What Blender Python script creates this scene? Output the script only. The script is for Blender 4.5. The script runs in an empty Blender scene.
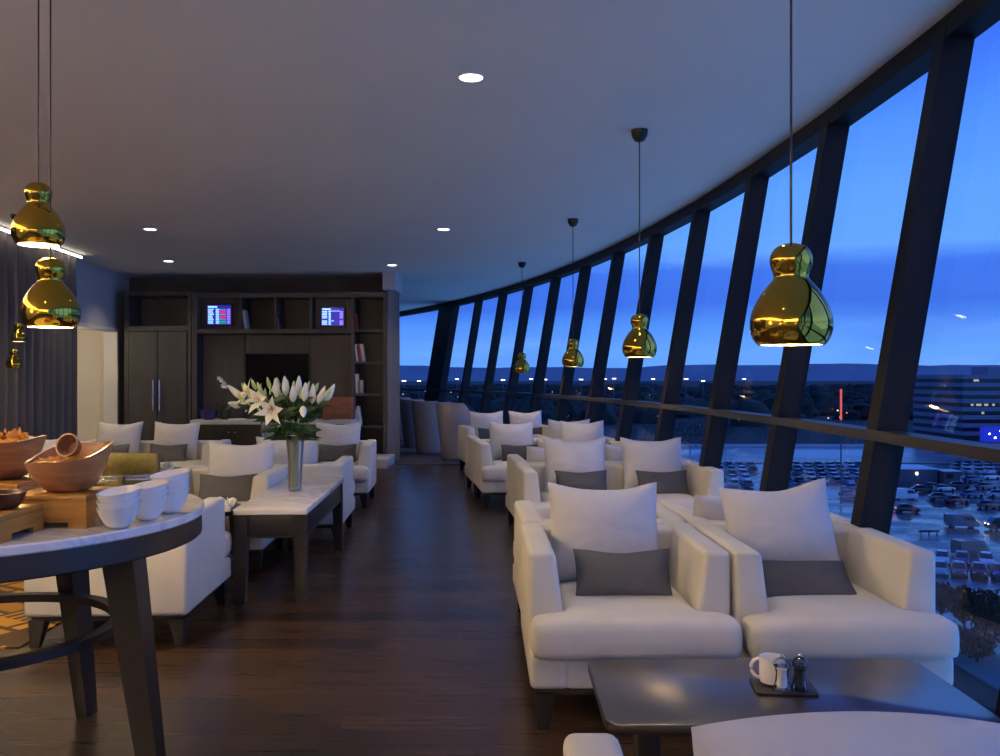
import bpy, bmesh, math, random
from mathutils import Vector, Matrix, Euler
sc = bpy.context.scene
C = bpy.data.collections.new('scene'); sc.collection.children.link(C)
PI = math.pi
F, H = 880.0, 1.2                      # focal length in pixels of a 1000 px wide frame, eye height

# ------------------------------------------------------------------ camera
cam = bpy.data.objects.new('camera', bpy.data.cameras.new('camera')); C.objects.link(cam)
cam.location = (0, 0, H); cam.rotation_euler = (PI/2, 0, 0)
cam.data.sensor_width = 36; cam.data.lens = F/1000*36
cam.data.clip_start = .02; cam.data.clip_end = 30000
sc.camera = cam
vs = sc.view_settings
vs.view_transform = 'Standard'; vs.look = 'None'; vs.gamma = 1; vs.use_curve_mapping = False
vs.exposure = 0.0

def lin(c):
    f = lambda v: v/12.92 if v <= .04045 else ((v+.055)/1.055)**2.4
    return tuple(f(v/255) for v in c[:3]) + (1,)

# ------------------------------------------------------------------ dusk sky
SKY = 1.4
w = bpy.data.worlds.new('dusk'); sc.world = w; w.use_nodes = True
nt = w.node_tree; N = nt.nodes; L = nt.links; N.clear()
def node(t, **kw):
    n = N.new(t)
    for k, v in kw.items(): setattr(n, k, v)
    return n
def math_node(op, a=None, b=None, clamp=False):
    n = node('ShaderNodeMath', operation=op); n.use_clamp = clamp
    for i, v in enumerate((a, b)):
        if v is None: continue
        if isinstance(v, (int, float)): n.inputs[i].default_value = v
        else: L.new(v, n.inputs[i])
    return n.outputs[0]
tc = node('ShaderNodeTexCoord')
sep = node('ShaderNodeSeparateXYZ'); L.new(tc.outputs['Generated'], sep.inputs[0])
mp = node('ShaderNodeMapping'); mp.inputs['Scale'].default_value = (2.2, 2.2, 22); L.new(tc.outputs['Generated'], mp.inputs[0])
nz = node('ShaderNodeTexNoise'); nz.inputs['Scale'].default_value = 1.6; nz.inputs['Detail'].default_value = 5; nz.inputs['Roughness'].default_value = .55
L.new(mp.outputs[0], nz.inputs['Vector'])
mp2 = node('ShaderNodeMapping'); mp2.inputs['Scale'].default_value = (1.2, 1.2, 3.0); L.new(tc.outputs['Generated'], mp2.inputs[0])
nz2 = node('ShaderNodeTexNoise'); nz2.inputs['Scale'].default_value = 2.5; nz2.inputs['Detail'].default_value = 3
L.new(mp2.outputs[0], nz2.inputs['Vector'])
zz = math_node('ADD', sep.outputs['Z'], math_node('MULTIPLY', math_node('SUBTRACT', nz.outputs['Fac'], .5), .03))
ramp = node('ShaderNodeValToRGB'); cr = ramp.color_ramp
stops = [(0, (92,150,232)), (.03, (94,152,234)), (.06, (74,132,228)), (.078, (56,104,214)), (.118, (58,108,218)), (.14, (90,150,236)),
         (.19, (86,148,238)), (.26, (72,132,236)), (.33, (56,106,228)), (.45, (38,78,200)), (1, (26,52,130))]
while len(cr.elements) < len(stops): cr.elements.new(.5)
for e, (p, c) in zip(cr.elements, stops): e.position = p; e.color = lin(c)
L.new(zz, ramp.inputs[0])
# pale streaks of cloud
st = node('ShaderNodeValToRGB'); st.color_ramp.elements[0].position = .56; st.color_ramp.elements[1].position = .74
L.new(nz.outputs['Fac'], st.inputs[0])
dn = node('ShaderNodeValToRGB'); dn.color_ramp.elements[0].position = .52; dn.color_ramp.elements[1].position = .66
L.new(nz2.outputs['Fac'], dn.inputs[0])
lo = math_node('SUBTRACT', 1.0, math_node('MULTIPLY', sep.outputs['Z'], 3.2), clamp=True)
mixc = node('ShaderNodeMixRGB'); L.new(math_node('MULTIPLY', math_node('MULTIPLY', st.outputs[0], .45), lo), mixc.inputs[0])
L.new(ramp.outputs[0], mixc.inputs[1]); mixc.inputs[2].default_value = lin((128,176,248))
mixd = node('ShaderNodeMixRGB'); L.new(math_node('MULTIPLY', math_node('MULTIPLY', dn.outputs[0], .45), lo), mixd.inputs[0])
L.new(mixc.outputs[0], mixd.inputs[1]); mixd.inputs[2].default_value = lin((58,104,208))
bg = node('ShaderNodeBackground'); bg.inputs['Strength'].default_value = SKY; L.new(mixd.outputs[0], bg.inputs[0])
out = node('ShaderNodeOutputWorld'); L.new(bg.outputs[0], out.inputs[0])

# ------------------------------------------------------------------ afterglow of the western sky and added fill lamps
def lamp(name, kind, loc, power, color, parent=None, **kw):
    d = bpy.data.lights.new(name, kind); d.energy = power; d.color = lin(color)[:3]
    for k, v in kw.items(): setattr(d, k, v)
    o = bpy.data.objects.new(name, d); C.objects.link(o); o.location = loc
    if parent: o.parent = parent
    return o
glow = lamp('afterglow', 'SUN', (20, 0, 20), 1.25, (120,165,255), angle=math.radians(70))
glow.rotation_euler = Vector((-1, .25, -.42)).to_track_quat('-Z', 'Y').to_euler()
WARM = (255,228,184)
# spots without fixtures, added to brighten seats, buffet, curtain and far end
for x, y, p in [(.75,3.35,20), (.8,4.9,17), (.6,6.7,22), (.3,9.2,22), (-1.5,1.6,32), (-.4,1.0,10), (-2.2,4.4,24), (-2.0,6.6,22), (-3.4,6.0,26), (-.9,14.6,40), (-4.75,11.9,22), (-4.5,8.0,26), (-4.6,9.8,26), (-4.4,6.2,22)]:
    lamp('added_fill_spot', 'SPOT', (x, y, 2.66), p, WARM, spot_size=math.radians(115), spot_blend=.7, shadow_soft_size=.06)
# unseen fill lamps added behind and left of the camera, for ceiling and walls
for x, y, z, p in [(-3.4,-1.6,1.5,20), (.2,-2.6,1.5,7), (-3.7,1.2,1.7,26)]:
    lamp('added_fill_lamp', 'POINT', (x, y, z), p, (255,222,186), shadow_soft_size=.35)
# strips added out of view by the left and rear walls to brighten the ceiling
cv = lamp('ceiling_fill', 'AREA', (-4.3, 2.2, 2.42), 720, (255,216,170), shape='RECTANGLE', size=9.5, size_y=.06)
cv.rotation_euler = Matrix((Vector((-.0905,.9959,0)), Vector((.5,.045,.85)).cross(Vector((-.0905,.9959,0))).normalized()*1, Vector((-.55,-.05,-.83)).normalized())).transposed().to_euler()
cv = lamp('ceiling_fill', 'AREA', (-1.4, -3.8, 2.4), 520, (255,216,170), shape='RECTANGLE', size=5.5, size_y=.06)
cv.rotation_euler = Matrix((Vector((1,0,0)), Vector((0,.55,-.83)), Vector((0,-.83,-.55)))).transposed().to_euler()

# ------------------------------------------------------------------ materials
MATS = {}
def mat(name, col, rough=.5, metal=0, spec=.5, emit=None, es=0, bump=0, bscale=60, var=0, vscale=8, coat=0, stretch=None):
    if name in MATS: return MATS[name]
    m = bpy.data.materials.new(name); m.use_nodes = True; MATS[name] = m
    t = m.node_tree; b = t.nodes['Principled BSDF']
    b.inputs['Base Color'].default_value = lin(col); b.inputs['Roughness'].default_value = rough
    b.inputs['Metallic'].default_value = metal; b.inputs['Specular IOR Level'].default_value = spec
    b.inputs['Coat Weight'].default_value = coat; b.inputs['Coat Roughness'].default_value = .24 if coat == 1 else .05
    if emit: b.inputs['Emission Color'].default_value = lin(emit); b.inputs['Emission Strength'].default_value = es
    co = t.nodes.new('ShaderNodeTexCoord')
    vec = co.outputs['Object']
    if stretch:
        mm = t.nodes.new('ShaderNodeMapping'); mm.inputs['Scale'].default_value = stretch; t.links.new(vec, mm.inputs[0]); vec = mm.outputs[0]
    if var:
        n = t.nodes.new('ShaderNodeTexNoise'); n.inputs['Scale'].default_value = vscale; n.inputs['Detail'].default_value = 4
        t.links.new(vec, n.inputs['Vector'])
        r = t.nodes.new('ShaderNodeValToRGB'); t.links.new(n.outputs['Fac'], r.inputs[0])
        a = lin(col); r.color_ramp.elements[0].position = .3; r.color_ramp.elements[1].position = .7
        r.color_ramp.elements[0].color = tuple(v*(1-var) for v in a[:3])+(1,); r.color_ramp.elements[1].color = tuple(min(1, v*(1+var)) for v in a[:3])+(1,)
        t.links.new(r.outputs[0], b.inputs['Base Color'])
    if bump:
        n = t.nodes.new('ShaderNodeTexNoise'); n.inputs['Scale'].default_value = bscale; n.inputs['Detail'].default_value = 3
        t.links.new(vec, n.inputs['Vector'])
        bp = t.nodes.new('ShaderNodeBump'); bp.inputs['Strength'].default_value = bump; bp.inputs['Distance'].default_value = .01
        t.links.new(n.outputs['Fac'], bp.inputs['Height']); t.links.new(bp.outputs[0], b.inputs['Normal'])
    return m
linen = mat('cream_upholstery', (200,198,189), .85, spec=.25, bump=.6, bscale=5, var=.05, vscale=5)
cushion_white = mat('white_cushion_fabric', (194,195,199), .9, spec=.2, bump=.9, bscale=6, var=.04)
cushion_grey = mat('slate_cushion_fabric', (74,78,84), .9, spec=.2, bump=.3, bscale=14, var=.08)
taupe = mat('taupe_upholstery', (176,170,172), .9, spec=.2, bump=.25, bscale=9, var=.05)
dark_wood = mat('espresso_wood', (22,19,19), .38, var=.2, vscale=6, stretch=(1,1,.2))
table_black = mat('dark_lacquered_wood', (30,25,25),   .4, coat=1,  var=.15, vscale=5, stretch=(.3,3,1))
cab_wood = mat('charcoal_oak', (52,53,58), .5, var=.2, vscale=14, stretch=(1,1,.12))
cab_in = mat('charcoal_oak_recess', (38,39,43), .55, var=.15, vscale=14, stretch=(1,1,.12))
gold = mat('polished_gold', (178,150,58), .06, metal=1)
inner_white = mat('white_enamel', (245,235,215), .5, emit=(255,225,160), es=.0)
bulb_m = mat('lit_bulb', (255,240,210), .4, emit=(255,226,170), es=30)
black_m = mat('black_plastic', (14,14,16), .45)
mill_glass = None
mullion_m = mat('dark_blue_grey_aluminium', (8,11,16), .5, metal=.0, spec=.2)
paint = mat('ceiling_paint', (224,222,216), .9, spec=.2, var=.03, vscale=.6)
wallp = mat('wall_paint', (186,184,190), .9, spec=.2)
cream = mat('cream_paint', (226,218,200), .8, spec=.2)
chrome = mat('brushed_chrome', (200,200,205), .2, metal=1)
ceramic = mat('white_porcelain', (240,236,232), .15, spec=.5)
leafm = mat('lily_leaf', (36,66,30), .5, var=.3, vscale=30)
petal = mat('lily_petal', (238,240,228), .6, var=.04)
budm = mat('lily_bud', (190,208,130), .55, var=.2, vscale=25)
orange_m = mat('lily_stamen', (190,110,30), .7)
crate_m = mat('honey_wood', (164,114,48), .45, var=.3, vscale=9, stretch=(.4,.4,6))
bowl_wood = mat('turned_wood', (138,94,60), .38, var=.3, vscale=12, stretch=(1,1,5))
dark_bowl = mat('dark_turned_wood', (70,36,24), .35, var=.3, vscale=14)
chip_m = mat('orange_crisps', (226,160,62), .7, var=.35, vscale=40)
brass = mat('olive_brass', (86,82,42), .38, metal=.6, var=.3, vscale=60)
curtain_m = mat('grey_drape', (96,92,90), .9, spec=.15, var=.1, vscale=6, stretch=(1,1,.1))
tub_m = mat('grey_tub_fabric', (150,146,150), .9, spec=.2, bump=.2, bscale=30)
led = mat('led_strip', (255,255,255), .5, emit=(255,240,222), es=9)
lens_m = mat('downlight_lens', (255,250,240), .5, emit=(255,244,222), es=9)
trimw = mat('white_trim', (222,220,216), .4)

def glass_pane(name, tint, refl=1.0):
    m = bpy.data.materials.new(name); m.use_nodes = True; t = m.node_tree; t.nodes.clear()
    o = t.nodes.new('ShaderNodeOutputMaterial'); mx = t.nodes.new('ShaderNodeMixShader')
    tr = t.nodes.new('ShaderNodeBsdfTransparent'); tr.inputs[0].default_value = tint
    gl = t.nodes.new('ShaderNodeBsdfGlossy'); gl.inputs['Roughness'].default_value = .0
    fr = t.nodes.new('ShaderNodeFresnel'); fr.inputs['IOR'].default_value = 1.35
    mu = t.nodes.new('ShaderNodeMath'); mu.operation = 'MULTIPLY'; mu.inputs[1].default_value = refl
    t.links.new(fr.outputs[0], mu.inputs[0]); t.links.new(mu.outputs[0], mx.inputs[0])
    t.links.new(tr.outputs[0], mx.inputs[1]); t.links.new(gl.outputs[0], mx.inputs[2]); t.links.new(mx.outputs[0], o.inputs[0])
    return m
pane_m = glass_pane('window_glass', (.985,.992,1,1), .11)
vase_m = glass_pane('vase_glass', (.98,.985,.99,1), 2.0)
_t = vase_m.node_tree; _m = [n for n in _t.nodes if n.type == 'MIX_SHADER'][0]; _o = [n for n in _t.nodes if n.type == 'OUTPUT_MATERIAL'][0]
_d = _t.nodes.new('ShaderNodeBsdfDiffuse'); _d.inputs[0].default_value = (.9,.92,.95,1); _x = _t.nodes.new('ShaderNodeMixShader'); _x.inputs[0].default_value = .09  # white diffuse share stands in for light refracted by the glass
_t.links.new(_m.outputs[0], _x.inputs[1]); _t.links.new(_d.outputs[0], _x.inputs[2]); _t.links.new(_x.outputs[0], _o.inputs[0])

def wood_floor():
    m = bpy.data.materials.new('dark_plank_floor'); m.use_nodes = True; t = m.node_tree; b = t.nodes['Principled BSDF']; n = t.nodes; l = t.links
    co = n.new('ShaderNodeTexCoord')
    br = n.new('ShaderNodeTexBrick'); br.inputs['Scale'].default_value = 1; br.offset = .37
    br.inputs['Brick Width'].default_value = 1.5; br.inputs['Row Height'].default_value = .15
    br.inputs['Mortar Size'].default_value = .0015; br.inputs['Bias'].default_value = -.1
    br.inputs['Color1'].default_value = lin((70,53,38)); br.inputs['Color2'].default_value = lin((38,29,22)); br.inputs['Mortar'].default_value = lin((14,11,10))
    l.new(co.outputs['Object'], br.inputs['Vector'])
    mm = n.new('ShaderNodeMapping'); mm.inputs['Scale'].default_value = (.8, 14, 1); l.new(co.outputs['Object'], mm.inputs[0])
    nz = n.new('ShaderNodeTexNoise'); nz.inputs['Scale'].default_value = 3; nz.inputs['Detail'].default_value = 6; l.new(mm.outputs[0], nz.inputs['Vector'])
    rr = n.new('ShaderNodeValToRGB'); rr.color_ramp.elements[0].position = .25; rr.color_ramp.elements[1].position = .8
    rr.color_ramp.elements[0].color = (.55,.5,.48,1); rr.color_ramp.elements[1].color = (1.25,1.2,1.12,1); l.new(nz.outputs['Fac'], rr.inputs[0])
    mx = n.new('ShaderNodeMixRGB'); mx.blend_type = 'MULTIPLY'; mx.inputs[0].default_value = 1
    l.new(br.outputs['Color'], mx.inputs[1]); l.new(rr.outputs[0], mx.inputs[2]); l.new(mx.outputs[0], b.inputs['Base Color'])
    r2 = n.new('ShaderNodeMapRange'); r2.inputs['To Min'].default_value = .22; r2.inputs['To Max'].default_value = .36; l.new(nz.outputs['Fac'], r2.inputs[0]); l.new(r2.outputs[0], b.inputs['Roughness'])
    b.inputs['Specular IOR Level'].default_value = .5
    bp = n.new('ShaderNodeBump'); bp.inputs['Strength'].default_value = .12; bp.inputs['Distance'].default_value = .01
    l.new(nz.outputs['Fac'], bp.inputs['Height']); l.new(bp.outputs[0], b.inputs['Normal'])
    return m
floor_m = wood_floor()
def pattern_carpet():
    m = bpy.data.materials.new('gold_patterned_carpet'); m.use_nodes = True; t = m.node_tree; b = t.nodes['Principled BSDF']; n = t.nodes; l = t.links
    co = n.new('ShaderNodeTexCoord'); rot = n.new('ShaderNodeMapping'); rot.inputs['Rotation'].default_value = (0,0,.5); l.new(co.outputs['Object'], rot.inputs[0])
    cols = []
    for s, w_, h_, sq in ((1, .34, .17, 1), (1, .06, .24, .5)):
        br = n.new('ShaderNodeTexBrick'); br.inputs['Scale'].default_value = s; br.inputs['Brick Width'].default_value = w_; br.inputs['Row Height'].default_value = h_
        br.inputs['Mortar Size'].default_value = .018; br.squash = sq; br.squash_frequency = 2
        br.inputs['Color1'].default_value = lin((196,150,52)); br.inputs['Color2'].default_value = lin((140,100,34)); br.inputs['Mortar'].default_value = lin((56,38,18))
        l.new(rot.outputs[0], br.inputs['Vector']); cols.append(br)
    ck = n.new('ShaderNodeTexChecker'); ck.inputs['Scale'].default_value = 3; l.new(rot.outputs[0], ck.inputs['Vector'])
    mx = n.new('ShaderNodeMixRGB'); l.new(ck.outputs['Fac'], mx.inputs[0]); l.new(cols[0].outputs[0], mx.inputs[1]); l.new(cols[1].outputs[0], mx.inputs[2])
    l.new(mx.outputs[0], b.inputs['Base Color']); b.inputs['Roughness'].default_value = .95
    return m
carpet_m = pattern_carpet()
far_carpet = mat('dark_grey_carpet', (58,56,62), .95, var=.15, vscale=20)
def marble():
    m = bpy.data.materials.new('white_marble'); m.use_nodes = True; t = m.node_tree; b = t.nodes['Principled BSDF']; n = t.nodes; l = t.links
    co = n.new('ShaderNodeTexCoord'); nz = n.new('ShaderNodeTexNoise'); nz.inputs['Scale'].default_value = 3; nz.inputs['Detail'].default_value = 8; nz.inputs['Distortion'].default_value = 1.8
    l.new(co.outputs['Object'], nz.inputs['Vector'])
    r = n.new('ShaderNodeValToRGB'); e = r.color_ramp.elements; e[0].position = .42; e[0].color = lin((226,222,218)); e[1].position = .58; e[1].color = lin((226,222,218))
    k = r.color_ramp.elements.new(.5); k.color = lin((204,200,198)); l.new(nz.outputs['Fac'], r.inputs[0]); l.new(r.outputs[0], b.inputs['Base Color'])
    b.inputs['Roughness'].default_value = .12
    return m
marble_m = marble()

# ------------------------------------------------------------------ mesh helpers
def bx(bm, x0, x1, y0, y1, z0, z1, bev=0, seg=2, M=None):
    t = bmesh.new(); bmesh.ops.create_cube(t, size=1)
    bmesh.ops.scale(t, vec=(x1-x0, y1-y0, z1-z0), verts=t.verts); bmesh.ops.translate(t, vec=((x0+x1)/2, (y0+y1)/2, (z0+z1)/2), verts=t.verts)
    if bev: bmesh.ops.bevel(t, geom=t.edges[:], offset=bev, segments=seg, profile=.5, affect='EDGES')
    if M is not None: bmesh.ops.transform(t, matrix=M, verts=t.verts)
    me = bpy.data.meshes.new('t'); t.to_mesh(me); t.free(); bm.from_mesh(me); bpy.data.meshes.remove(me); return bm
def prism(bm, pts, z0, z1, bev=0, seg=2):
    t = bmesh.new(); a = [t.verts.new((x, y, z0)) for x, y in pts]; b = [t.verts.new((x, y, z1)) for x, y in pts]; n = len(pts)
    t.faces.new(a[::-1]); t.faces.new(b)
    for i in range(n): t.faces.new((a[i], a[(i+1) % n], b[(i+1) % n], b[i]))
    bmesh.ops.recalc_face_normals(t, faces=t.faces)
    if bev:
        ed = [e for e in t.edges if abs(e.verts[0].co.z-e.verts[1].co.z) < 1e-6]
        bmesh.ops.bevel(t, geom=ed, offset=bev, segments=seg, profile=.5, affect='EDGES')
    me = bpy.data.meshes.new('t'); t.to_mesh(me); t.free(); bm.from_mesh(me); bpy.data.meshes.remove(me); return bm
def lathe(bm, prof, n=32, c=(0,0,0), cap0=True, cap1=True, a0=0):
    rings = []
    for r, z in prof:
        rings.append([bm.verts.new((c[0]+r*math.cos(a0+2*PI*i/n), c[1]+r*math.sin(a0+2*PI*i/n), c[2]+z)) for i in range(n)])
    for A, B in zip(rings, rings[1:]):
        for i in range(n): bm.faces.new((A[i], A[(i+1) % n], B[(i+1) % n], B[i]))
    if cap0: bm.faces.new(rings[0][::-1])
    if cap1: bm.faces.new(rings[-1])
    return bm
def tube(bm, pts, r, n=8, caps=True):
    pts = [Vector(p) for p in pts]; rr = r if isinstance(r, (list, tuple)) else [r]*len(pts); rings = []
    up = Vector((0,0,1))
    for i, p in enumerate(pts):
        d = (pts[min(i+1, len(pts)-1)]-pts[max(i-1, 0)]).normalized()
        a = d.cross(up)
        if a.length < 1e-3: a = d.cross(Vector((1,0,0)))
        a.normalize(); b = d.cross(a).normalized()
        rings.append([bm.verts.new(p+rr[i]*(a*math.cos(2*PI*k/n)+b*math.sin(2*PI*k/n))) for k in range(n)])
    for A, B in zip(rings, rings[1:]):
        for k in range(n): bm.faces.new((A[k], A[(k+1) % n], B[(k+1) % n], B[k]))
    if caps: bm.faces.new(rings[0][::-1]); bm.faces.new(rings[-1])
    return bm
def taper(bm, cx, cy, ht, hb, z0, z1, dx=0, dy=0, hty=None, hby=None):
    """square leg: half-size ht at z1, hb at z0, foot shifted by dx, dy"""
    hty = hty or ht; hby = hby or hb
    a = [bm.verts.new((cx+dx+sx*hb, cy+dy+sy*hby, z0)) for sx, sy in ((-1,-1),(1,-1),(1,1),(-1,1))]
    b = [bm.verts.new((cx+sx*ht, cy+sy*hty, z1)) for sx, sy in ((-1,-1),(1,-1),(1,1),(-1,1))]
    bm.faces.new(a[::-1]); bm.faces.new(b)
    for i in range(4): bm.faces.new((a[i], a[(i+1) % 4], b[(i+1) % 4], b[i]))
    return bm
def ell(bm, c, r, seg=12, rings=8, M=None):
    t = bmesh.ops.create_uvsphere(bm, u_segments=seg, v_segments=rings, radius=1)
    mt = Matrix.Translation(Vector(c)) @ (M if M is not None else Matrix.Identity(4)) @ Matrix.Diagonal((r[0], r[1], r[2], 1))
    bmesh.ops.transform(bm, matrix=mt, verts=t['verts']); return bm
def slab(bm, inside, x0, x1, nx, y0, y1, ny, z0, z1, nz, it=6, crown=0):
    """a soft block: the grid cells where inside(x, y) holds, its corners relaxed round"""
    X = [x0+(x1-x0)*i/nx for i in range(nx+1)]; Y = [y0+(y1-y0)*j/ny for j in range(ny+1)]; Z = [z0+(z1-z0)*k/nz for k in range(nz+1)]
    ins = lambda i, j: 0 <= i < nx and 0 <= j < ny and inside((X[i]+X[i+1])/2, (Y[j]+Y[j+1])/2)
    V = {}; t = bmesh.new()
    def v(i, j, k):
        if (i, j, k) not in V: V[i, j, k] = t.verts.new((X[i], Y[j], Z[k]))
        return V[i, j, k]
    for i in range(nx):
        for j in range(ny):
            if not ins(i, j): continue
            t.faces.new((v(i,j,nz), v(i+1,j,nz), v(i+1,j+1,nz), v(i,j+1,nz)))
            t.faces.new((v(i,j,0), v(i,j+1,0), v(i+1,j+1,0), v(i+1,j,0)))
            for k in range(nz):
                if not ins(i-1, j): t.faces.new((v(i,j,k), v(i,j,k+1), v(i,j+1,k+1), v(i,j+1,k)))
                if not ins(i+1, j): t.faces.new((v(i+1,j,k), v(i+1,j+1,k), v(i+1,j+1,k+1), v(i+1,j,k+1)))
                if not ins(i, j-1): t.faces.new((v(i,j,k), v(i+1,j,k), v(i+1,j,k+1), v(i,j,k+1)))
                if not ins(i, j+1): t.faces.new((v(i,j+1,k), v(i,j+1,k+1), v(i+1,j+1,k+1), v(i+1,j+1,k)))
    if crown:
        for q in t.verts:
            if abs(q.co.z-z1) < 1e-6:
                u = 2*(q.co.x-x0)/(x1-x0)-1; s = 2*(q.co.y-y0)/(y1-y0)-1
                q.co.z += crown*max(0, 1-u*u)*max(0, 1-.6*s*s)
    for _ in range(it): bmesh.ops.smooth_vert(t, verts=t.verts, factor=.5, use_axis_x=True, use_axis_y=True, use_axis_z=True)
    me = bpy.data.meshes.new('t'); t.to_mesh(me); t.free(); bm.from_mesh(me); bpy.data.meshes.remove(me); return bm
def pillow_bm(w, h, t, seed=0, n=28, slump=.03, crease=1, arch=0):
    """square cushion standing in the XZ plane, base at z=0, pinched corners"""
    bm = bmesh.new(); R = random.Random(seed); ph = R.random()*6
    G = {}
    for side in (-1, 1):
        for i in range(n+1):
            for j in range(n+1):
                u = 2*i/n-1; v = 2*j/n-1
                edge = i in (0, n) or j in (0, n)
                if edge and side == 1: G[side, i, j] = G[-1, i, j]; continue
                th = t/2*(max(0, (1-abs(u)**2.2)*(1-abs(v)**2.2)))**.62
                rad_ = max(abs(u), abs(v)); an = math.atan2(v, u)
                th *= 1+crease*(.05*math.sin(3*u+ph)*math.sin(2.5*v+ph*2)+.09*rad_*rad_*math.sin(9*an+ph+2*u)*max(0, 1-rad_)**.3)
                sag = 1-(0 if arch else .10)*max(0, v)*(1-u*u)**2
                x = w/2*u*(1-.05*(1-v*v)); z = h/2*v*(1-.05*(1-u*u)-(slump if v > 0 else 0)*(1-u*u)*(1+.5*math.sin(5*u+ph)))*sag+arch*(1-u*u)*max(0, v)
                th *= 1+.12*max(0, -v)
                G[side, i, j] = bm.verts.new((x, side*th, z+h/2))
    for side in (-1, 1):
        for i in range(n):
            for j in range(n):
                q = [G[side, i, j], G[side, i+1, j], G[side, i+1, j+1], G[side, i, j+1]]
                bm.faces.new(q if side == -1 else q[::-1])
    return bm
def obj(name, bm, m, parent=None, smooth=True, ang=40):
    me = bpy.data.meshes.new(name); bm.to_mesh(me); bm.free()
    for mm in (m if isinstance(m, (list, tuple)) else [m]): me.materials.append(mm)
    if smooth:
        me.shade_smooth(); me.set_sharp_from_angle(angle=math.radians(ang))
    o = bpy.data.objects.new(name, me); C.objects.link(o)
    if parent: o.parent = parent
    return o
def tag(o, label=None, cat=None, group=None, kind=None):
    for k, v in (('label', label), ('category', cat), ('group', group), ('kind', kind)):
        if v: o[k] = v
    return o
def thing(name, label, cat, loc=(0,0,0), rz=0, group=None):
    o = bpy.data.objects.new(name, None); C.objects.link(o); o.empty_display_size = .1
    o.location = loc; o.rotation_euler = (0, 0, rz); return tag(o, label, cat, group)
def dup(root, loc, rz=None, label=None, group=None):
    c = root.copy(); C.objects.link(c); c.location = loc
    if rz is not None: c.rotation_euler = (0, 0, rz)
    if label: c['label'] = label
    if group: c['group'] = group
    for ch in root.children:
        k = ch.copy(); C.objects.link(k); k.parent = c
        for g in ch.children:
            q = g.copy(); C.objects.link(q); q.parent = k
    return c
def struct(name, bm, m, parent=None, smooth=False):
    o = obj(name, bm, m, parent, smooth)
    if not parent: o['kind'] = 'structure'
    return o
B = bmesh.new
def px(x, d): return (x-500)*d/F            # world x of a picture column at distance d
def dist(y, z): return (H-z)*F/(y-378)      # distance of a picture row at height z

# ------------------------------------------------------------------ the round outer wall (fitted to the mullions)
CX, CY, RAD, LEAN, T0, DT = -31.318, 3.898, 32.97, .172, .372, -.038
CEIL, GTOP, TRANS, SILL = 2.7, 2.6, .965, -.02
T0 = .372; DT = -.0379
def arc(k, z, off=0):
    th = T0+DT*k; r = RAD+LEAN*(z-H)+off
    return Vector((CX+r*math.cos(th), CY+r*math.sin(th), z))
def hexa(bm, q):
    """q: 8 points, bottom loop then top loop"""
    v = [bm.verts.new(p) for p in q]
    for f in ((3,2,1,0), (4,5,6,7), (0,1,5,4), (1,2,6,5), (2,3,7,6), (3,0,4,7)): bm.faces.new([v[i] for i in f])
    return bm
K0, K1 = -6, 16
LW = lambda y: -4.36-.0909*y            # the left wall's line
def plan(z, off, ks, ymin=None):
    return [tuple(arc(k, z, off)[:2]) for k in ks]
half = [K0+i*.5 for i in range(2*(K1-K0)+1)]
# floor and ceiling follow the arc
fl = plan(0, .02, half[::-1])
outline = fl + [(-4.35, 22.6), (-1.75, 13.4), (LW(13.4)-.1, 13.4), (LW(-4)-.1, -4)]
struct('floor', prism(B(), outline, -.2, 0), floor_m)
cl = plan(CEIL, -.06, half[::-1])
outline = cl + [(-4.5, 22.9), (-1.75, 13.4), (LW(13.4)-.1, 13.4), (LW(-4)-.1, -4)]
struct('ceiling', prism(B(), outline, CEIL, CEIL+.15), paint)
# windows and mullions
for i, k in enumerate(range(K0, K1)):
    wn = bpy.data.objects.new('window_%d' % (i+1), None); C.objects.link(wn); wn['kind'] = 'structure'
    solid = False
    b = B(); hexa(b, [arc(k, 0, .025), arc(k+1, 0, .025), arc(k+1, 0, .035), arc(k, 0, .035), arc(k, GTOP+.02, .025), arc(k+1, GTOP+.02, .025), arc(k+1, GTOP+.02, .035), arc(k, GTOP+.02, .035)])
    obj('infill_panel' if solid else 'pane', b, mullion_m if solid else pane_m, wn, False)
    b = B(); hexa(b, [arc(k, GTOP, -.06), arc(k+1, GTOP, -.06), arc(k+1, GTOP, .07), arc(k, GTOP, .07), arc(k, CEIL+.1, -.07), arc(k+1, CEIL+.1, -.07), arc(k+1, CEIL+.1, .07), arc(k, CEIL+.1, .07)])
    obj('head_frame', b, mullion_m, wn, False)
    b = B(); hexa(b, [arc(k, TRANS-.021, -.085), arc(k+1, TRANS-.021, -.085), arc(k+1, TRANS-.021, .02), arc(k, TRANS-.021, .02), arc(k, TRANS+.019, -.085), arc(k+1, TRANS+.019, -.085), arc(k+1, TRANS+.019, .02), arc(k, TRANS+.019, .02)])
    obj('transom', b, mat('bronze_grey_rail', (26,26,29), .45), wn, False)
    b = B(); hexa(b, [arc(k, -.02, -.05), arc(k+1, -.02, -.05), arc(k+1, -.02, .07), arc(k, -.02, .07), arc(k, .06, -.05), arc(k+1, .06, -.05), arc(k+1, .06, .07), arc(k, .06, .07)])
    obj('sill_frame', b, mullion_m, wn, False)
for i, k in enumerate([q for q in range(K0, K1+1) if q not in (-1, -2, -3, -4)]):
    e = .05/1.25
    b = B(); hexa(b, [arc(k-e, -.02, -.065), arc(k+e, -.02, -.065), arc(k+e, -.02, .06), arc(k-e, -.02, .06), arc(k-e, CEIL, -.065), arc(k+e, CEIL, -.065), arc(k+e, CEIL, .06), arc(k-e, CEIL, .06)])
    struct('trim_%d' % (i+1), b, mullion_m)
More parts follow.
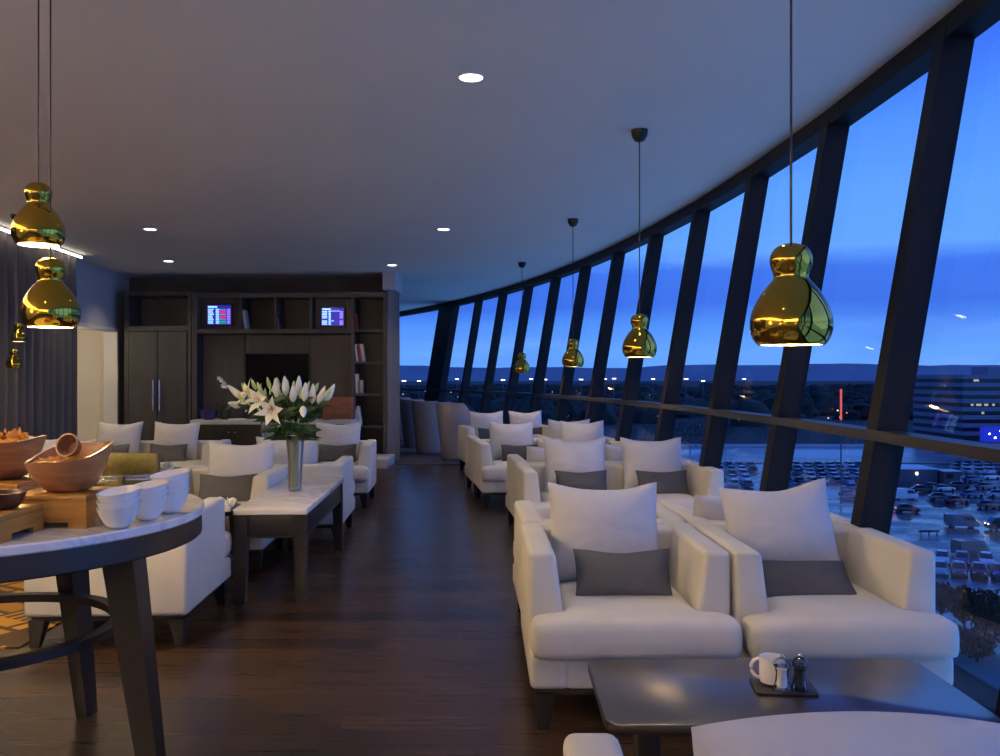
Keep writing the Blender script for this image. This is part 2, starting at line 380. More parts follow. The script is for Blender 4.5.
b = B(); hexa(b, [arc(-1.62, -.02, -.07), arc(-.96, -.02, -.07), arc(-.96, -.02, .06), arc(-1.62, -.02, .06), arc(-1.62, CEIL, -.07), arc(-.96, CEIL, -.07), arc(-.96, CEIL, .06), arc(-1.62, CEIL, .06)])
struct('trim_89', b, mullion_m)
# solid walls
def wall_seg(bm, a, b_, z0, z1, t=.15, side=1):
    a = Vector(a).to_3d(); b_ = Vector(b_).to_3d(); n = Vector((-(b_-a).y, (b_-a).x, 0)).normalized()*t*side
    return hexa(bm, [a+Vector((0,0,z0)), b_+Vector((0,0,z0)), b_+n+Vector((0,0,z0)), a+n+Vector((0,0,z0)), a+Vector((0,0,z1)), b_+Vector((0,0,z1)), b_+n+Vector((0,0,z1)), a+n+Vector((0,0,z1))])
def lw(y): return (LW(y), y)
DY0, DY1, DZ = 11.0, 12.68, 1.88
b = B(); wall_seg(b, lw(-4), lw(DY0), 0, CEIL); wall_seg(b, lw(DY0), lw(DY1), DZ, CEIL); wall_seg(b, lw(DY1), lw(13.4), 0, CEIL)
struct('wall_left', b, wallp)
dark_wall = mat('dark_grey_paint', (66,64,68), .85)
b = B(); bx(b, LW(13.2)-.1, -1.62, 13.2, 13.4, 0, CEIL); struct('wall_back', b, dark_wall)
b = B(); wall_seg(b, (-1.75, 13.4), (-4.35, 22.6), 0, CEIL); wall_seg(b, (-4.35, 22.6), arc(K0, 0).to_2d(), 0, CEIL, .1); struct('wall_far', b, dark_wall)
b = B(); bx(b, LW(-4)-.2, arc(K1, 0).x+.3, -4.15, -4, 0, CEIL); struct('wall_rear', b, wallp)
b = B(); bx(b, -1.66, -1.48, 12.45, 13.3, 2.45, CEIL-.002); struct('trim_90', b, wallp)
# recess beyond the opening in the left wall
b = B(); a0, a1 = Vector(lw(DY0)).to_3d(), Vector(lw(DY1)).to_3d(); n = Vector((-1, -.0909, 0)).normalized()
def recess(bm, y0, y1, t0, t1, z0, z1):
    p = [Vector(lw(y0)).to_3d()+n*t0, Vector(lw(y1)).to_3d()+n*t0, Vector(lw(y1)).to_3d()+n*t1, Vector(lw(y0)).to_3d()+n*t1]
    return hexa(bm, [q+Vector((0,0,z0)) for q in p]+[q+Vector((0,0,z1)) for q in p])
recess(b, DY0-.1, DY1+.1, .9, 1.0, 0, 2.2); recess(b, DY0-.12, DY0-.02, .15, .95, 0, 2.2); recess(b, DY1+.02, DY1+.1, .15, .95, 0, 2.2); recess(b, DY0-.1, DY1+.1, .15, .95, DZ+.05, DZ+.12)
recess(b, DY0-.1, DY1+.1, .15, .95, -.1, 0)
struct('wall_recess', b, cream)
b = B(); recess(b, DY1-.06, DY1+.03, -.02, .17, 0, DZ+.03); recess(b, DY0-.03, DY1+.03, -.02, .17, DZ-.02, DZ+.03); recess(b, DY0-.03, DY0+.03, -.02, .17, 0, DZ)
struct('trim_91', b, trimw)
rl = Vector(lw(11.5)).to_3d()+n*.5
lamp('recess_light', 'POINT', (rl.x, rl.y, 1.75), 9, (255,236,206), shadow_soft_size=.08)
# floor coverings
ks = [k for k in half if arc(k, 0).y > 12.2]
pts = plan(0, -.06, ks[::-1]); e = pts[0]
struct('floor_carpet', prism(B(), [(e[0]-.02, 12.15)]+pts+[(-4.2, 22.5), (-1.6, 13.3), (-1.45, 12.15)], 0, .008), far_carpet)
rug = obj('patterned_carpet', prism(B(), [(LW(3.9)+.05, 3.9), (-2.13, 3.9), (-2.38, 9.2), (LW(9.2)+.05, 9.2)], 0, .007), carpet_m, smooth=False)
tag(rug, 'gold and brown patterned carpet on the floor under the buffet side seats', 'carpet')

# ------------------------------------------------------------------ upholstered seats
def seat_thing(W, label, group=None, fabric=linen, cushions=1, name='armchair', cat='armchair'):
    """front faces -y, centred on its footprint"""
    D = .8; hw = W/2; aw = .137; at_ = .585
    t = thing(name, label, cat, group=group)
    b = B(); bx(b, -hw+aw-.02, hw-aw+.02, -.372, .3, .14, .25, .02); obj('base', b, fabric, t)
    b = B(); bx(b, -hw+.003, hw-.003, .27, .403, .14, at_-.01, .02, 3); obj('backrest', b, fabric, t)
    for s in (-1, 1):
        b = B(); q = prism(bmesh.new(), [(-.37, .14), (.388, .14), (.388, at_), (-.25, at_), (-.25, .27), (-.37, .25)], 0, aw)
        for v in q.verts:                              # profile lies in (y, z); depth runs from the outer to the inner side
            yy, zz_, dd = v.co.x, v.co.y, v.co.z
            k = max(0, (zz_-.3)/(at_-.3)); v.co = (s*(hw-dd*(1-.3*k*k)), yy, zz_)
        bmesh.ops.recalc_face_normals(q, faces=q.faces); bmesh.ops.bevel(q, geom=q.edges[:], offset=.02, segments=3, profile=.5, affect='EDGES')
        me = bpy.data.meshes.new('t'); q.to_mesh(me); q.free(); b.from_mesh(me); bpy.data.meshes.remove(me)
        obj('arm', b, fabric, t)
    iw = hw-aw+.004
    if cushions == 1:
        b = slab(B(), lambda x, y: y < -.27 or abs(x) < iw, -hw+.0, hw-.0, 24, -.43, .27, 22, .246, .385, 4, 5, .02)
        obj('seat_cushion', b, fabric, t, ang=70)
    else:
        for s in (-1, 1):
            x0, x1 = (-hw, 0) if s < 0 else (0, hw)
            b = slab(B(), lambda x, y: y < -.27 or abs(x) < iw, x0, x1, 18, -.43, .27, 22, .246, .385, 4, 5, .02)
            obj('seat_cushion', b, fabric, t, ang=70)
    b = B(); bx(b, -hw+.03, hw-.03, -.345, .375, .115, .143, .004); obj('plinth_rail', b, dark_wood, t)
    for sx in (-1, 1):
        for sy in (-1, 1):
            b = B(); taper(b, sx*(hw-.055), sy*.34+.01,   .035, .018, .0, .125, dx=sx*.012, dy=sy*.01); obj('leg', b, dark_wood, t)
    return t
PW = [obj('t', pillow_bm(.45, .405, .2, s), cushion_white, ang=70) for s in range(3)]
PA = obj('t', pillow_bm(.42, .37, .17, 4, slump=0, arch=.03), cushion_white, ang=70); amesh = PA.data
PG = [obj('t', pillow_bm(.365, .19, .12, s+7), cushion_grey, ang=70) for s in range(2)]
pmesh = [o.data for o in PW]; gmesh = [o.data for o in PG]
for o in PW+PG+[PA]: bpy.data.objects.remove(o)
def local(seat, x, y, z): return Matrix.LocRotScale(seat.location, seat.rotation_euler, None) @ Vector((x, y, z))
SEATS = []
def pillow(seat, x, y, label, z=.385, tilt=17, roll=0, big=True, v=0, group=None, turn=0, scale=1):
    me = amesh if v == 9 else pmesh[v % 3] if big else gmesh[v % 2]
    o = bpy.data.objects.new('throw_pillow' if big else 'lumbar_pillow', me); C.objects.link(o)
    o.location = local(seat, x, y, z)
    o.rotation_euler = (Euler((0, 0, seat.rotation_euler.z)).to_matrix() @ Euler((0, 0, math.radians(turn))).to_matrix() @ Euler((-math.radians(tilt), 0, 0)).to_matrix() @ Euler((0, math.radians(roll), 0)).to_matrix()).to_euler()
    o.scale = (scale,)*3
    return tag(o, label, 'cushion', group)
arm0 = seat_thing(.72, 'x', 'cream armchairs')
def chair(x, y, rz, label, first=[True]):
    if first[0]: first[0] = False; o = arm0; o.location = (x, y, 0); o.rotation_euler = (0, 0, rz); o['label'] = label
    else: o = dup(arm0, (x, y, 0), rz, label)
    return o
BP, LP = .135, .015                     # where the pillows stand, behind the middle of the seat
# right-hand row, nearest first
z1 = chair(.469, 1.29, PI, 'cream armchair seen from behind at the bottom edge, facing the dark coffee table')
pillow(z1, .015, .14, 'white cushion on the armchair whose back is at the bottom edge', tilt=4, v=9)
a1 = chair(.455, 3.36, .02, 'cream armchair facing the dark coffee table, beside the aisle')
pillow(a1, -.03, BP, 'big white cushion standing on the aisle side armchair at the coffee table', v=0)
pillow(a1, -.0, -.125, 'grey lumbar pillow on the aisle side armchair at the coffee table', big=False, tilt=24)
a2 = chair(1.185, 3.36, .02, 'cream armchair facing the dark coffee table, beside the window')
pillow(a2, -.03, BP, 'big white cushion leaning askew on the window side armchair at the coffee table', v=1, roll=-5)
pillow(a2, -.05, -.13, 'grey lumbar pillow slumped flat on the window side armchair at the coffee table', big=False, tilt=56, v=1, scale=1.04)
b1 = chair(.44, 4.20, PI+.04, 'cream aisle side armchair standing back to back with the one at the coffee table')
pillow(b1, .03, BP-.02, 'white cushion peeking out behind the aisle side armchair of the coffee table', v=2, tilt=34, scale=.9)
b2 = chair(1.165, 4.20, PI+.04, 'cream window side armchair standing back to back with the one at the coffee table')
pillow(b2, .12, BP-.02, 'white cushion peeking out behind the window side armchair of the coffee table', v=0, tilt=34, scale=.9)
def sofa(W, x, y, rz, label):
    o = seat_thing(W, label, 'cream two seat sofas', cushions=2, name='loveseat', cat='sofa'); o.location = (x, y, 0); o.rotation_euler = (0, 0, rz); return o
c1 = sofa(1.36, .81, 6.10, .075, 'cream two seat sofa facing the camera, second seat row from the front by the window')
pillow(c1, -.26, BP, 'white cushion on the aisle half of the sofa in the second row', v=2)
pillow(c1, -.25, -.05, 'grey lumbar pillow on the aisle half of the sofa in the second row', big=False, tilt=22)
pillow(c1, .30, BP, 'white cushion on the window half of the sofa in the second row', v=0)
pillow(c1, .32, -.05, 'grey lumbar pillow on the window half of the sofa in the second row', big=False, tilt=26, v=1)
d1 = sofa(1.34, .745, 6.94, PI+.095, 'cream two seat sofa turned away, back to back with the second row sofa')
pillow(d1, .38, BP, 'white cushion peeking out left of the aisle side cushion of the second row sofa', v=1, tilt=32, scale=.9)
pillow(d1, -.2, BP, 'white cushion peeking out between the two big cushions of the second row sofa', v=2, tilt=28, scale=.9)
e1 = chair(.14, 8.50, .13, 'cream armchair facing the camera beside the aisle, third seat row from the front')
pillow(e1, -.0, BP, 'white cushion on the aisle side armchair of the third row', v=0)
pillow(e1, .05, -.05, 'grey lumbar pillow on the aisle side armchair of the third row', big=False, tilt=22)
e2 = chair(.862, 8.61, .15, 'cream armchair facing the camera beside the window, third seat row from the front')
pillow(e2, .0, BP, 'white cushion on the window side armchair of the third row', v=1)
pillow(e2, .05, -.05, 'grey lumbar pillow on the window side armchair of the third row', big=False, tilt=22, v=1)
f1 = chair(.02, 9.335, PI+.14, 'cream aisle side armchair turned away behind the third row')
f2 = chair(.742, 9.445, PI+.15, 'cream window side armchair turned away behind the third row')
pillow(f2, .06, BP, 'white cushion peeking out left of the window side cushion of the third row', v=2)
g1 = sofa(1.14, .09, 11.28, .22, 'cream two seat sofa in the farthest seat row by the window, before the tub chairs')
pillow(g1, -.22, BP, 'white cushion on the aisle half of the farthest window sofa', v=0)
pillow(g1, -.2, -.04, 'grey lumbar pillow on the aisle half of the farthest window sofa', big=False)
pillow(g1, .30, BP, 'white cushion on the window half of the farthest window sofa', v=1)
pillow(g1, .3, -.04, 'grey lumbar pillow on the window half of the farthest window sofa', big=False, v=1)
# left-hand seats
l2 = chair(-1.77, 4.30, PI+.05, 'cream armchair turned away right behind the round buffet table')
l3 = chair(-1.83, 5.76, .05, 'cream armchair facing the camera left of the marble console with lilies')
pillow(l3, .08, BP, 'white cushion on the armchair left of the marble console', v=2)
pillow(l3, .05, -.05, 'wide grey lumbar pillow on the armchair left of the marble console', big=False, tilt=20, scale=1.04)
l4 = chair(-1.51, 6.72, PI+.05, 'cream armchair turned away just behind the marble console')
pillow(l4, .07, BP, 'white cushion rising above the back of the armchair behind the marble console', v=0)
l5 = chair(-1.58, 8.44, .05, 'cream armchair facing the camera beside the aisle, nearest the shelving wall')
pillow(l5, .0, BP, 'white cushion on the left armchair nearest the shelving wall', v=1)
pillow(l5, .02, -.03, 'grey lumbar pillow on the left armchair nearest the shelving wall', big=False, v=1)
l6 = sofa(1.38, -3.38, 8.45, .03, 'cream two seat sofa facing the camera before the tall dark cupboard')
pillow(l6, .20, BP, 'white cushion on the right half of the sofa before the cupboard', v=0)
pillow(l6, .19, -.03, 'grey lumbar pillow on the right half of the sofa before the cupboard', big=False)
pillow(l6, -.36, BP, 'white cushion on the left half of the sofa before the cupboard', v=2)
pillow(l6, -.36, -.03, 'grey lumbar pillow on the left half of the sofa before the cupboard', big=False, v=1)
l8 = chair(-4.0, 7.15, .1, 'cream armchair by the grey drape, mostly hidden behind the wooden bowls')
pillow(l8, .17, BP, 'white cushion above the rim of the large wooden bowls, before the drape', v=1, roll=6, scale=.85)

# ------------------------------------------------------------------ tables
def rounded(x0, x1, y0, y1, r, n=6):
    P = []
    for cx_, cy_, a in ((x1-r, y1-r, 0), (x0+r, y1-r, 90), (x0+r, y0+r, 180), (x1-r, y0+r, 270)):
        for i in range(n+1):
            q = math.radians(a+90*i/n); P.append((cx_+r*math.cos(q), cy_+r*math.sin(q)))
    return P
t = thing('coffee_table', 'dark rectangular coffee table with rounded corners between the near armchairs', 'table', (.70, 2.215, 0))
obj('tabletop', prism(B(), rounded(-.46, .45, -.235, .235, .045), .395, .42, .004), table_black, t)
b = B(); bx(b, -.05, .05, -.05, .05, .02, .4, .006); obj('pedestal', b, dark_wood, t)
for q in (-.33, .33):
    b = B(); bx(b, q-.03, q+.03, -.03, .03, .02, .4, .006); obj('leg', b, dark_wood, t)
b = B(); bx(b, -.40, .40, -.17, .17, 0, .02, .004); obj('base_plate', b, dark_wood, t)
# console with marble top
t = thing('console_table', 'dark wooden console table with white marble top holding a vase of lilies', 'table', (-1.255, 5.42, 0), .045)
cw, cd, ch = .188, .745, .505
b = B(); bx(b, -cw-.006, cw+.006, -cd-.006, cd+.006, ch-.032, ch, .004); obj('tabletop', b, marble_m, t)
b = B(); bx(b, -cw+.008, cw-.008, -cd+.008, cd-.008, ch-.155, ch-.032, .002); bx(b, -cw+.004, cw-.004, -cd+.004, cd-.004, ch-.158, ch-.148, .002); obj('apron', b, dark_wood, t)
for sx in (-1, 1):
    for sy in (-1, 1):
        b = B(); taper(b, sx*(cw-.036), sy*(cd-.036), .036, .026, 0, ch-.033, dx=sx*.009, dy=sy*.009); obj('leg', b, dark_wood, t)
def side_table(x, y, r, label):
    t = thing('side_table', label, 'table', (x, y, 0), group='low round side tables')
    obj('tabletop', lathe(B(), [(r-.01, .43), (r, .435), (r, .452), (r-.008, .458)], 40), table_black, t)
    for i in range(3):
        a = .15+i*2*PI/3
        b = B(); taper(b, (r-.06)*math.cos(a), (r-.06)*math.sin(a), .02, .013, 0, .432, dx=.035*math.cos(a), dy=.035*math.sin(a)); obj('leg', b, dark_wood, t)
    return t
side_table(-1.76, 5.03, .285, 'low dark side table between the two armchairs left of the marble console')
side_table(-1.80, 7.56, .29, 'low dark side table behind the console, carrying the farther vase')
side_table(-2.72, 7.05, .30, 'low dark side table before the sofa by the cupboard, with a white flower on it')

# buffet table
BTX, BTY, BTR, BTZ = -1.575, 2.62, .66, .80
t = thing('buffet_table', 'round buffet table with white marble top and splayed dark legs at the left edge', 'table', (BTX, BTY, 0))
obj('tabletop', lathe(B(), [(BTR-.004, BTZ-.026), (BTR, BTZ-.022), (BTR, BTZ-.004), (BTR-.004, BTZ)], 96), marble_m, t)
b = lathe(B(), [(BTR-.05, BTZ-.09), (BTR-.012, BTZ-.09), (BTR-.008, BTZ-.086), (BTR-.008, BTZ-.026), (BTR-.05, BTZ-.026)], 96, cap0=False, cap1=False)
obj('apron', b, dark_wood, t)
for i in range(4):
    a = math.radians(-9+88*i if i < 2 else -9+88+91*(i-1)); ca, sa = math.cos(a), math.sin(a)
    b = B(); M = Matrix.Rotation(a, 3, 'Z')
    taper(b, .48 if i == 0 else .415, 0, .052, .03, 0, BTZ-.03, dx=.115, hty=.036, hby=.022)
    bmesh.ops.rotate(b, matrix=M, verts=b.verts, cent=(0,0,0)); obj('leg', b, dark_wood, t)
b = lathe(B(), [(.385, .435), (.425, .435), (.425, .46), (.385, .46), (.385, .435)], 64, cap0=False, cap1=False); obj('stretcher_ring', b, dark_wood, t)

# ------------------------------------------------------------------ things on the buffet table
def top(x, y, z=BTZ): d = dist(y, z); return px(x, d), d, z
def wavy_bowl(r, h, th, slant, nn=36, foot=.45, ph=0, wave=0, pow_=.55):
    b = B(); rows = 9; O = []; I = []
    for j in range(rows+1):
        s = j/rows; rr = r*(foot+(1-foot)*s**pow_)
        O.append([]); I.append([])
        for i in range(nn):
            a = 2*PI*i/nn; rim = h*(1+slant*math.cos(a-ph)+wave*math.sin(3*a+1)) 
            O[-1].append(b.verts.new((rr*math.cos(a), rr*math.sin(a), rim*s)))
            ri = max(.002, rr-th); I[-1].append(b.verts.new((ri*math.cos(a), ri*math.sin(a), max(th, rim*s) if j < rows else rim)))
    for A in (O,):
        for j in range(rows):
            for i in range(nn): b.faces.new((A[j][i], A[j][(i+1) % nn], A[j+1][(i+1) % nn], A[j+1][i]))
    for j in range(rows):
        for i in range(nn): b.faces.new((I[j][i], I[j+1][i], I[j+1][(i+1) % nn], I[j][(i+1) % nn]))
    for i in range(nn): b.faces.new((O[rows][i], O[rows][(i+1) % nn], I[rows][(i+1) % nn], I[rows][i]))
    b.faces.new(O[0][::-1]); b.faces.new(I[0]); return b
pb = wavy_bowl(.056, .062, .003, .15, ph=.7, foot=.33, pow_=.5)
bowl_me = obj('t', pb, ceramic); bmesh_data = bowl_me.data; bpy.data.objects.remove(bowl_me)
which = {0: 'front stack at the table rim', 1: 'middle stack', 2: 'rear stack, nearest the armchair'}
lev = {3: ['lowest', 'middle', 'topmost'], 4: ['lowest', 'second lowest', 'second highest', 'topmost']}
for si, (x, y, n_) in enumerate(((119, 528, 3), (148, 520, 3), (170, 513, 4))):
    X, Y, Z = top(x, y)
    for k in range(n_):
        o = bpy.data.objects.new('porcelain_bowl', bmesh_data); C.objects.link(o); o.location = (X, Y, Z+.001+k*.0185); o.rotation_euler = (0, 0, .12*k-.1*si)
        tag(o, '%s white porcelain bowl of the %s on the buffet' % (lev[n_][k], which[si]), 'bowl', 'stacked white bowls on the buffet')
def crate(x0, x1, y0, y1, h, label, z=BTZ):
    t = thing('wooden_riser', label, 'riser', ((x0+x1)/2, (y0+y1)/2, z), group='wooden risers on the buffet')
    hx, hy = (x1-x0)/2, (y1-y0)/2
    b = B(); bx(b, -hx, hx, -hy, hy, h-.014, h, .002); obj('top_board', b, crate_m, t)
    b = B()
    for s in (-1, 1):
        # side boards with a notch cut out of the lower edge
        for (u0, u1, z0) in ((-1, -.55, 0), (-.55, .55, .016), (.55, 1, 0)):
            bx(b, u0*hx, u1*hx, s*hy-(.012 if s > 0 else 0), s*hy+(.012 if s < 0 else 0), z0, h-.014)
            bx(b, s*hx-(.012 if s > 0 else 0), s*hx+(.012 if s < 0 else 0), u0*(hy-.012), u1*(hy-.012), z0, h-.014)
    obj('side_board', b, crate_m, t, False); return t
crate(-1.315, -1.098, 2.335, 2.535, .088, 'honey wood riser box under the large wooden bowl with the scoop')
crate(-1.46, -1.205, 2.12, 2.325, .068, 'low honey wood riser box at the front rim, under the small dark bowl')
crate(-1.66, -1.37, 2.50, 2.74, .10, 'tall honey wood riser box under the wooden bowl at the left edge')
def chips(cx_, cy_, cz, r, h, n_, seed, label):
    R = random.Random(seed); b = B()
    for i in range(n_):
        a = R.random()*2*PI; q = r*math.sqrt(R.random()); z = cz+h*(1-(q/r)**2)*R.random()+.004
        s = .008+.012*R.random(); M = Euler((R.random()*3, R.random()*3, R.random()*3)).to_matrix()
        v = [b.verts.new(Vector((cx_+q*math.cos(a), cy_+q*math.sin(a), z))+M @ Vector(p)) for p in ((-s,-s*.7,0), (s,-s*.5,.003), (s*.7,s,.0), (-s*.6,s*.8,.004), (0,0,.006))]
        for f in ((0,1,4), (1,2,4), (2,3,4), (3,0,4)): b.faces.new([v[k] for k in f])
        b.faces.new([v[k] for k in (3,2,1,0)])
    o = obj('crisps', b, chip_m, smooth=False); tag(o, label, 'crisps', kind='stuff'); return o
def big_bowl(x, y, z, r, h, ph, label, slant=.2, wave=.05):
    o = obj('wooden_bowl', wavy_bowl(r, h, .008, slant, 56, .38, ph, wave, .5), bowl_wood); o.location = (x, y, z); return tag(o, label, 'bowl')
big_bowl(-1.188, 2.43, BTZ+.088, .112, .108, .95, 'large turned wooden bowl with wavy rim on the middle riser, holding a scoop', .24, .06)
chips(-1.188, 2.43, BTZ+.088+.07, .086, .022, 170, 1, 'orange crisps filling the large bowl with the scoop')
o = obj('wooden_scoop', wavy_bowl(.033, .042, .004, .05, 32, .45, 0, 0, .5), bowl_wood); o.location = (-1.168, 2.42, BTZ+.088+.118); o.rotation_euler = (1.25, .1, -.15)
tag(o, 'small round wooden scoop bowl lying tilted on the crisps', 'scoop')
big_bowl(-1.478, 2.615, BTZ+.10, .118, .115, .1, 'turned wooden bowl heaped with crisps at the left picture edge', .08, .04)
chips(-1.478, 2.615, BTZ+.10+.085, .098, .06, 170, 2, 'orange crisps heaped in the bowl at the left picture edge')
o = obj('snack_bowl', wavy_bowl(.058, .042, .005, .0, 40, .5, 0, 0, .5), dark_bowl); o.location = (-1.266, 2.235, BTZ+.068); tag(o, 'small dark wooden bowl on the low front riser', 'bowl')
# brass warmer with tongs behind the stacks
t = thing('food_warmer', 'olive brass food warmer box with raised back plate on the buffet', 'food warmer', (-1.335, 3.02, BTZ))
b = B(); bx(b, -.10, .10, -.09, .11, .004, .045, .004); obj('tray', b, brass, t)
b = B(); bx(b, -.12, .13, .085, .105, .0, .135, .003); obj('back_plate', b, brass, t)
b = B(); bx(b, -.05, -.03, -.085, -.065, .0, .07, .002); bx(b, .06, .08, -.085, -.065, 0, .07, .002); obj('post', b, brass, t)
for k in range(2):
    t = thing('serving_tongs', ('steel serving tongs lying on the brass warmer, nearer pair', 'steel serving tongs lying on the brass warmer, farther pair')[k], 'tongs', (-1.29, 2.97+.045*k, BTZ+.05), .45, 'serving tongs')
    for s in (-1, 1):
        b = B(); bx(b, -.09, .12, s*.009-.004, s*.009+.004, .004 if s < 0 else .012, .007 if s < 0 else .015, .001); obj('arm', b, chrome, t)
    b = lathe(B(), [(.013, .003), (.013, .016)], 16, c=(-.09, 0, 0)); obj('hinge', b, chrome, t)
# condiments on the coffee table
CTZ = .42
t = obj('serving_tray', prism(B(), rounded(-.075, .075, -.055, .055, .008), 0, .006, .001), black_m); t.location = (.712, 2.21, CTZ+.0005); t.rotation_euler = (0, 0, -.1); tag(t, 'small black tray on the dark coffee table carrying mug and mills', 'tray')
m = thing('mug', 'white porcelain mug on the small black tray', 'mug', (.69, 2.232, CTZ+.0075), 2.7)
obj('body', lathe(B(), [(.022, 0), (.030, .004), (.032, .03), (.032, .066), (.030, .066), (.029, .03), (.02, .006)], 32), ceramic, m)
hb = [(.030+.022*math.sin(PI*i/10), 0, .033+.024*math.cos(PI*i/10)) for i in range(11)]
obj('handle', tube(B(), hb, .0045, 8), ceramic, m)
mill_glass = glass_pane('mill_glass', (.97,.98,.99,1), 2.2)
def mill(x, y, label, fill, name):
    m = thing(name, label, 'condiment mill', (x, y, CTZ+.0075), group='clear table mills')
    obj('fill', lathe(B(), [(.012, .006), (.0125, .02), (.011, .042), (.013, .052)], 20), fill, m)
    obj('body', lathe(B(), [(.021, 0), (.021, .006), (.017, .02), (.0145, .04), (.018, .054), (.02, .058)], 24), mill_glass, m)
    obj('head', lathe(B(), [(.0205, .058), (.0205, .061), (.0185, .068), (.012, .076), (.004, .079)], 24), mill_glass, m)
    obj('knob', ell(B(), (0, 0, .082), (.005, .005, .005)), chrome, m)
mill(.70, 2.185, 'clear salt mill standing beside the white mug', mat('salt', (230,228,226), .8), 'salt_mill')
mill(.746, 2.19, 'clear pepper mill filled with black peppercorns', mat('peppercorns', (24,20,20), .8), 'pepper_mill')

# ------------------------------------------------------------------ lilies in glass vases
def frame_to(d):
    d = Vector(d).normalized(); return d.to_track_quat('Z', 'Y').to_matrix().to_4x4()
def petal_bm(bm, M, ln, wd, curl):
    n = 6; L_ = []; R_ = []; Cc = []
    for i in range(n+1):
        s = i/n; wdt = wd*math.sin(PI*(.08+.92*s)**.8)*(1 if s < 1 else 0)+.0004
        x = ln*(.25*s+.75*s*s*curl+.25*s*(1-curl)); z = ln*s*(1-.45*curl*s)
        L_.append(bm.verts.new(M @ Vector((x-.003, wdt, z)))); R_.append(bm.verts.new(M @ Vector((x-.003, -wdt, z)))); Cc.append(bm.verts.new(M @ Vector((x+.003, 0, z))))
    for i in range(n):
        bm.faces.new((L_[i], L_[i+1], Cc[i+1], Cc[i])); bm.faces.new((Cc[i], Cc[i+1], R_[i+1], R_[i]))
def lily_vase(name, x, y, z, h, rt, rb, heads, seed, label, nst):
    R = random.Random(seed)
    t = thing(name, label, 'vase', (x, y, z))
    obj('glass', lathe(B(), [(rb*.9, .0), (rb, .006), (rb*1.03, h*.3), (rt*.92, h*.85), (rt, h), (rt-.004, h), (rt*.92-.004, h*.85), (rb*1.03-.004, h*.3), (rb-.006, .014)], 32), vase_m, t)
    obj('rim', lathe(B(), [(rt-.004, h-.003), (rt+.001, h-.003), (rt+.001, h+.001), (rt-.004, h+.001), (rt-.004, h-.003)], 32, cap0=False, cap1=False), mat('glass_edge', (206,214,222), .2), t)
    obj('foot', lathe(B(), [(rb*.86, .001), (rb*.9, .012)], 32), mat('glass_foot', (150,160,172), .1), t)
    f = thing('lily_bouquet', 'bouquet of white lilies and green buds standing in the ' + label.split(' standing')[0].split(' on ')[0], 'flowers', (x, y, z))
    st = B(); lf = B()
    for (kind, hx, hy, hz, dx, dy, dz) in heads:
        p = Vector((hx, hy, hz)); a0 = R.random()*6.28; bt = Vector((.6*rb*math.cos(a0), .6*rb*math.sin(a0), .02)); nk = Vector((hx*.13, hy*.13, h*.95))
        neck = p-Vector((dx, dy, dz)).normalized()*.01
        pts = [bt.lerp(nk, s) for s in (0, .5, 1)]+[nk.lerp(neck, .35)+Vector((hx*.05, hy*.05, .02)), nk.lerp(neck, .7)+Vector((0, 0, .015)), neck]
        tube(st, pts, .0026, 6)
        for s in (.1, .3, .5, .68, .82):
            q = nk.lerp(neck, s); a = R.random()*6.28
            M = Matrix.Translation(q) @ frame_to((math.cos(a)*1.1, math.sin(a)*1.1, .5-.9*(s < .4))) 
            petal_bm(lf, M, .09+.06*R.random(), .013+.006*R.random(), .5)
    obj('stems', st, mat('lily_stem', (92,124,56), .5), f); obj('leaves', lf, leafm, f)
    for (kind, hx, hy, hz, dx, dy, dz) in heads:
        M = Matrix.Translation((hx, hy, hz)) @ frame_to((dx, dy, dz))
        if kind == 'open':
            b = B()
            for i in range(6): petal_bm(b, M @ Matrix.Rotation(i*PI/3+.2, 4, 'Z'),   .115 if i % 2 else .105, .024 if i % 2 else .03, .85)
            fl_ = obj('bloom', b, petal, f)
            b = B()
            for i in range(5):
                a = i*1.257; tip = M @ Vector((.016*math.cos(a), .016*math.sin(a), .055)); tube(b, [M @ Vector((0, 0, .01)), tip], .001, 5); ell(b, tip, (.003, .003, .005), 6, 4)
            obj('stamens', b, orange_m, fl_)
        else:
            ln = .052 if kind == 'bud' else .086; b = B()
            lathe(b, [(.003, 0), (ln*.2, ln*.22), (ln*.27, ln*.55), (ln*.2, ln*1.0), (ln*.10, ln*1.35), (.001, ln*1.5)], 10)
            bmesh.ops.transform(b, matrix=M, verts=b.verts); obj('bud', b, petal if kind == 'white' else budm, f)
R = random.Random(5)
VX, VY, VZ = -1.262, 5.42, .5055
sc1 = VY/F
def head(kind, pxx, pyy, dd, dx, dy, dz):     # where a bloom seen at that picture spot stands, dd behind the vase
    s = (VY+dd)/F; return (kind, (pxx-500)*s-VX, dd, (378-pyy)*s+H-VZ, dx, dy, dz)
hs = [head('open', 262, 402, -.06, -.5, -1, .3), head('open', 274, 409, -.12, -.2, -1, -.2), head('open', 252, 397, .02, -.8, -.6, .5),
      head('white', 277, 398, -.05, .0, -.3, 1), head('white', 293, 402, -.1, .15, -.6, .8), head('white', 312, 404, -.05, .1, -.2, 1), head('white', 325, 402, 0, .5, -.1, .9), head('white', 303, 407, -.11, .1, -.4, -.2), head('white', 243, 399, .05, -.6, -.2, .6),
      head('white', 241, 406, .06, -.3, -.8, .15),head('white', 304, 401, -.1, .2, -.5, 1),head('white', 286, 396, -.06, .0, -.3, 1),head('white', 318, 404, -.04, .4, -.4, .8), head('white', 298, 396, -.02, .1, -.2, 1)]
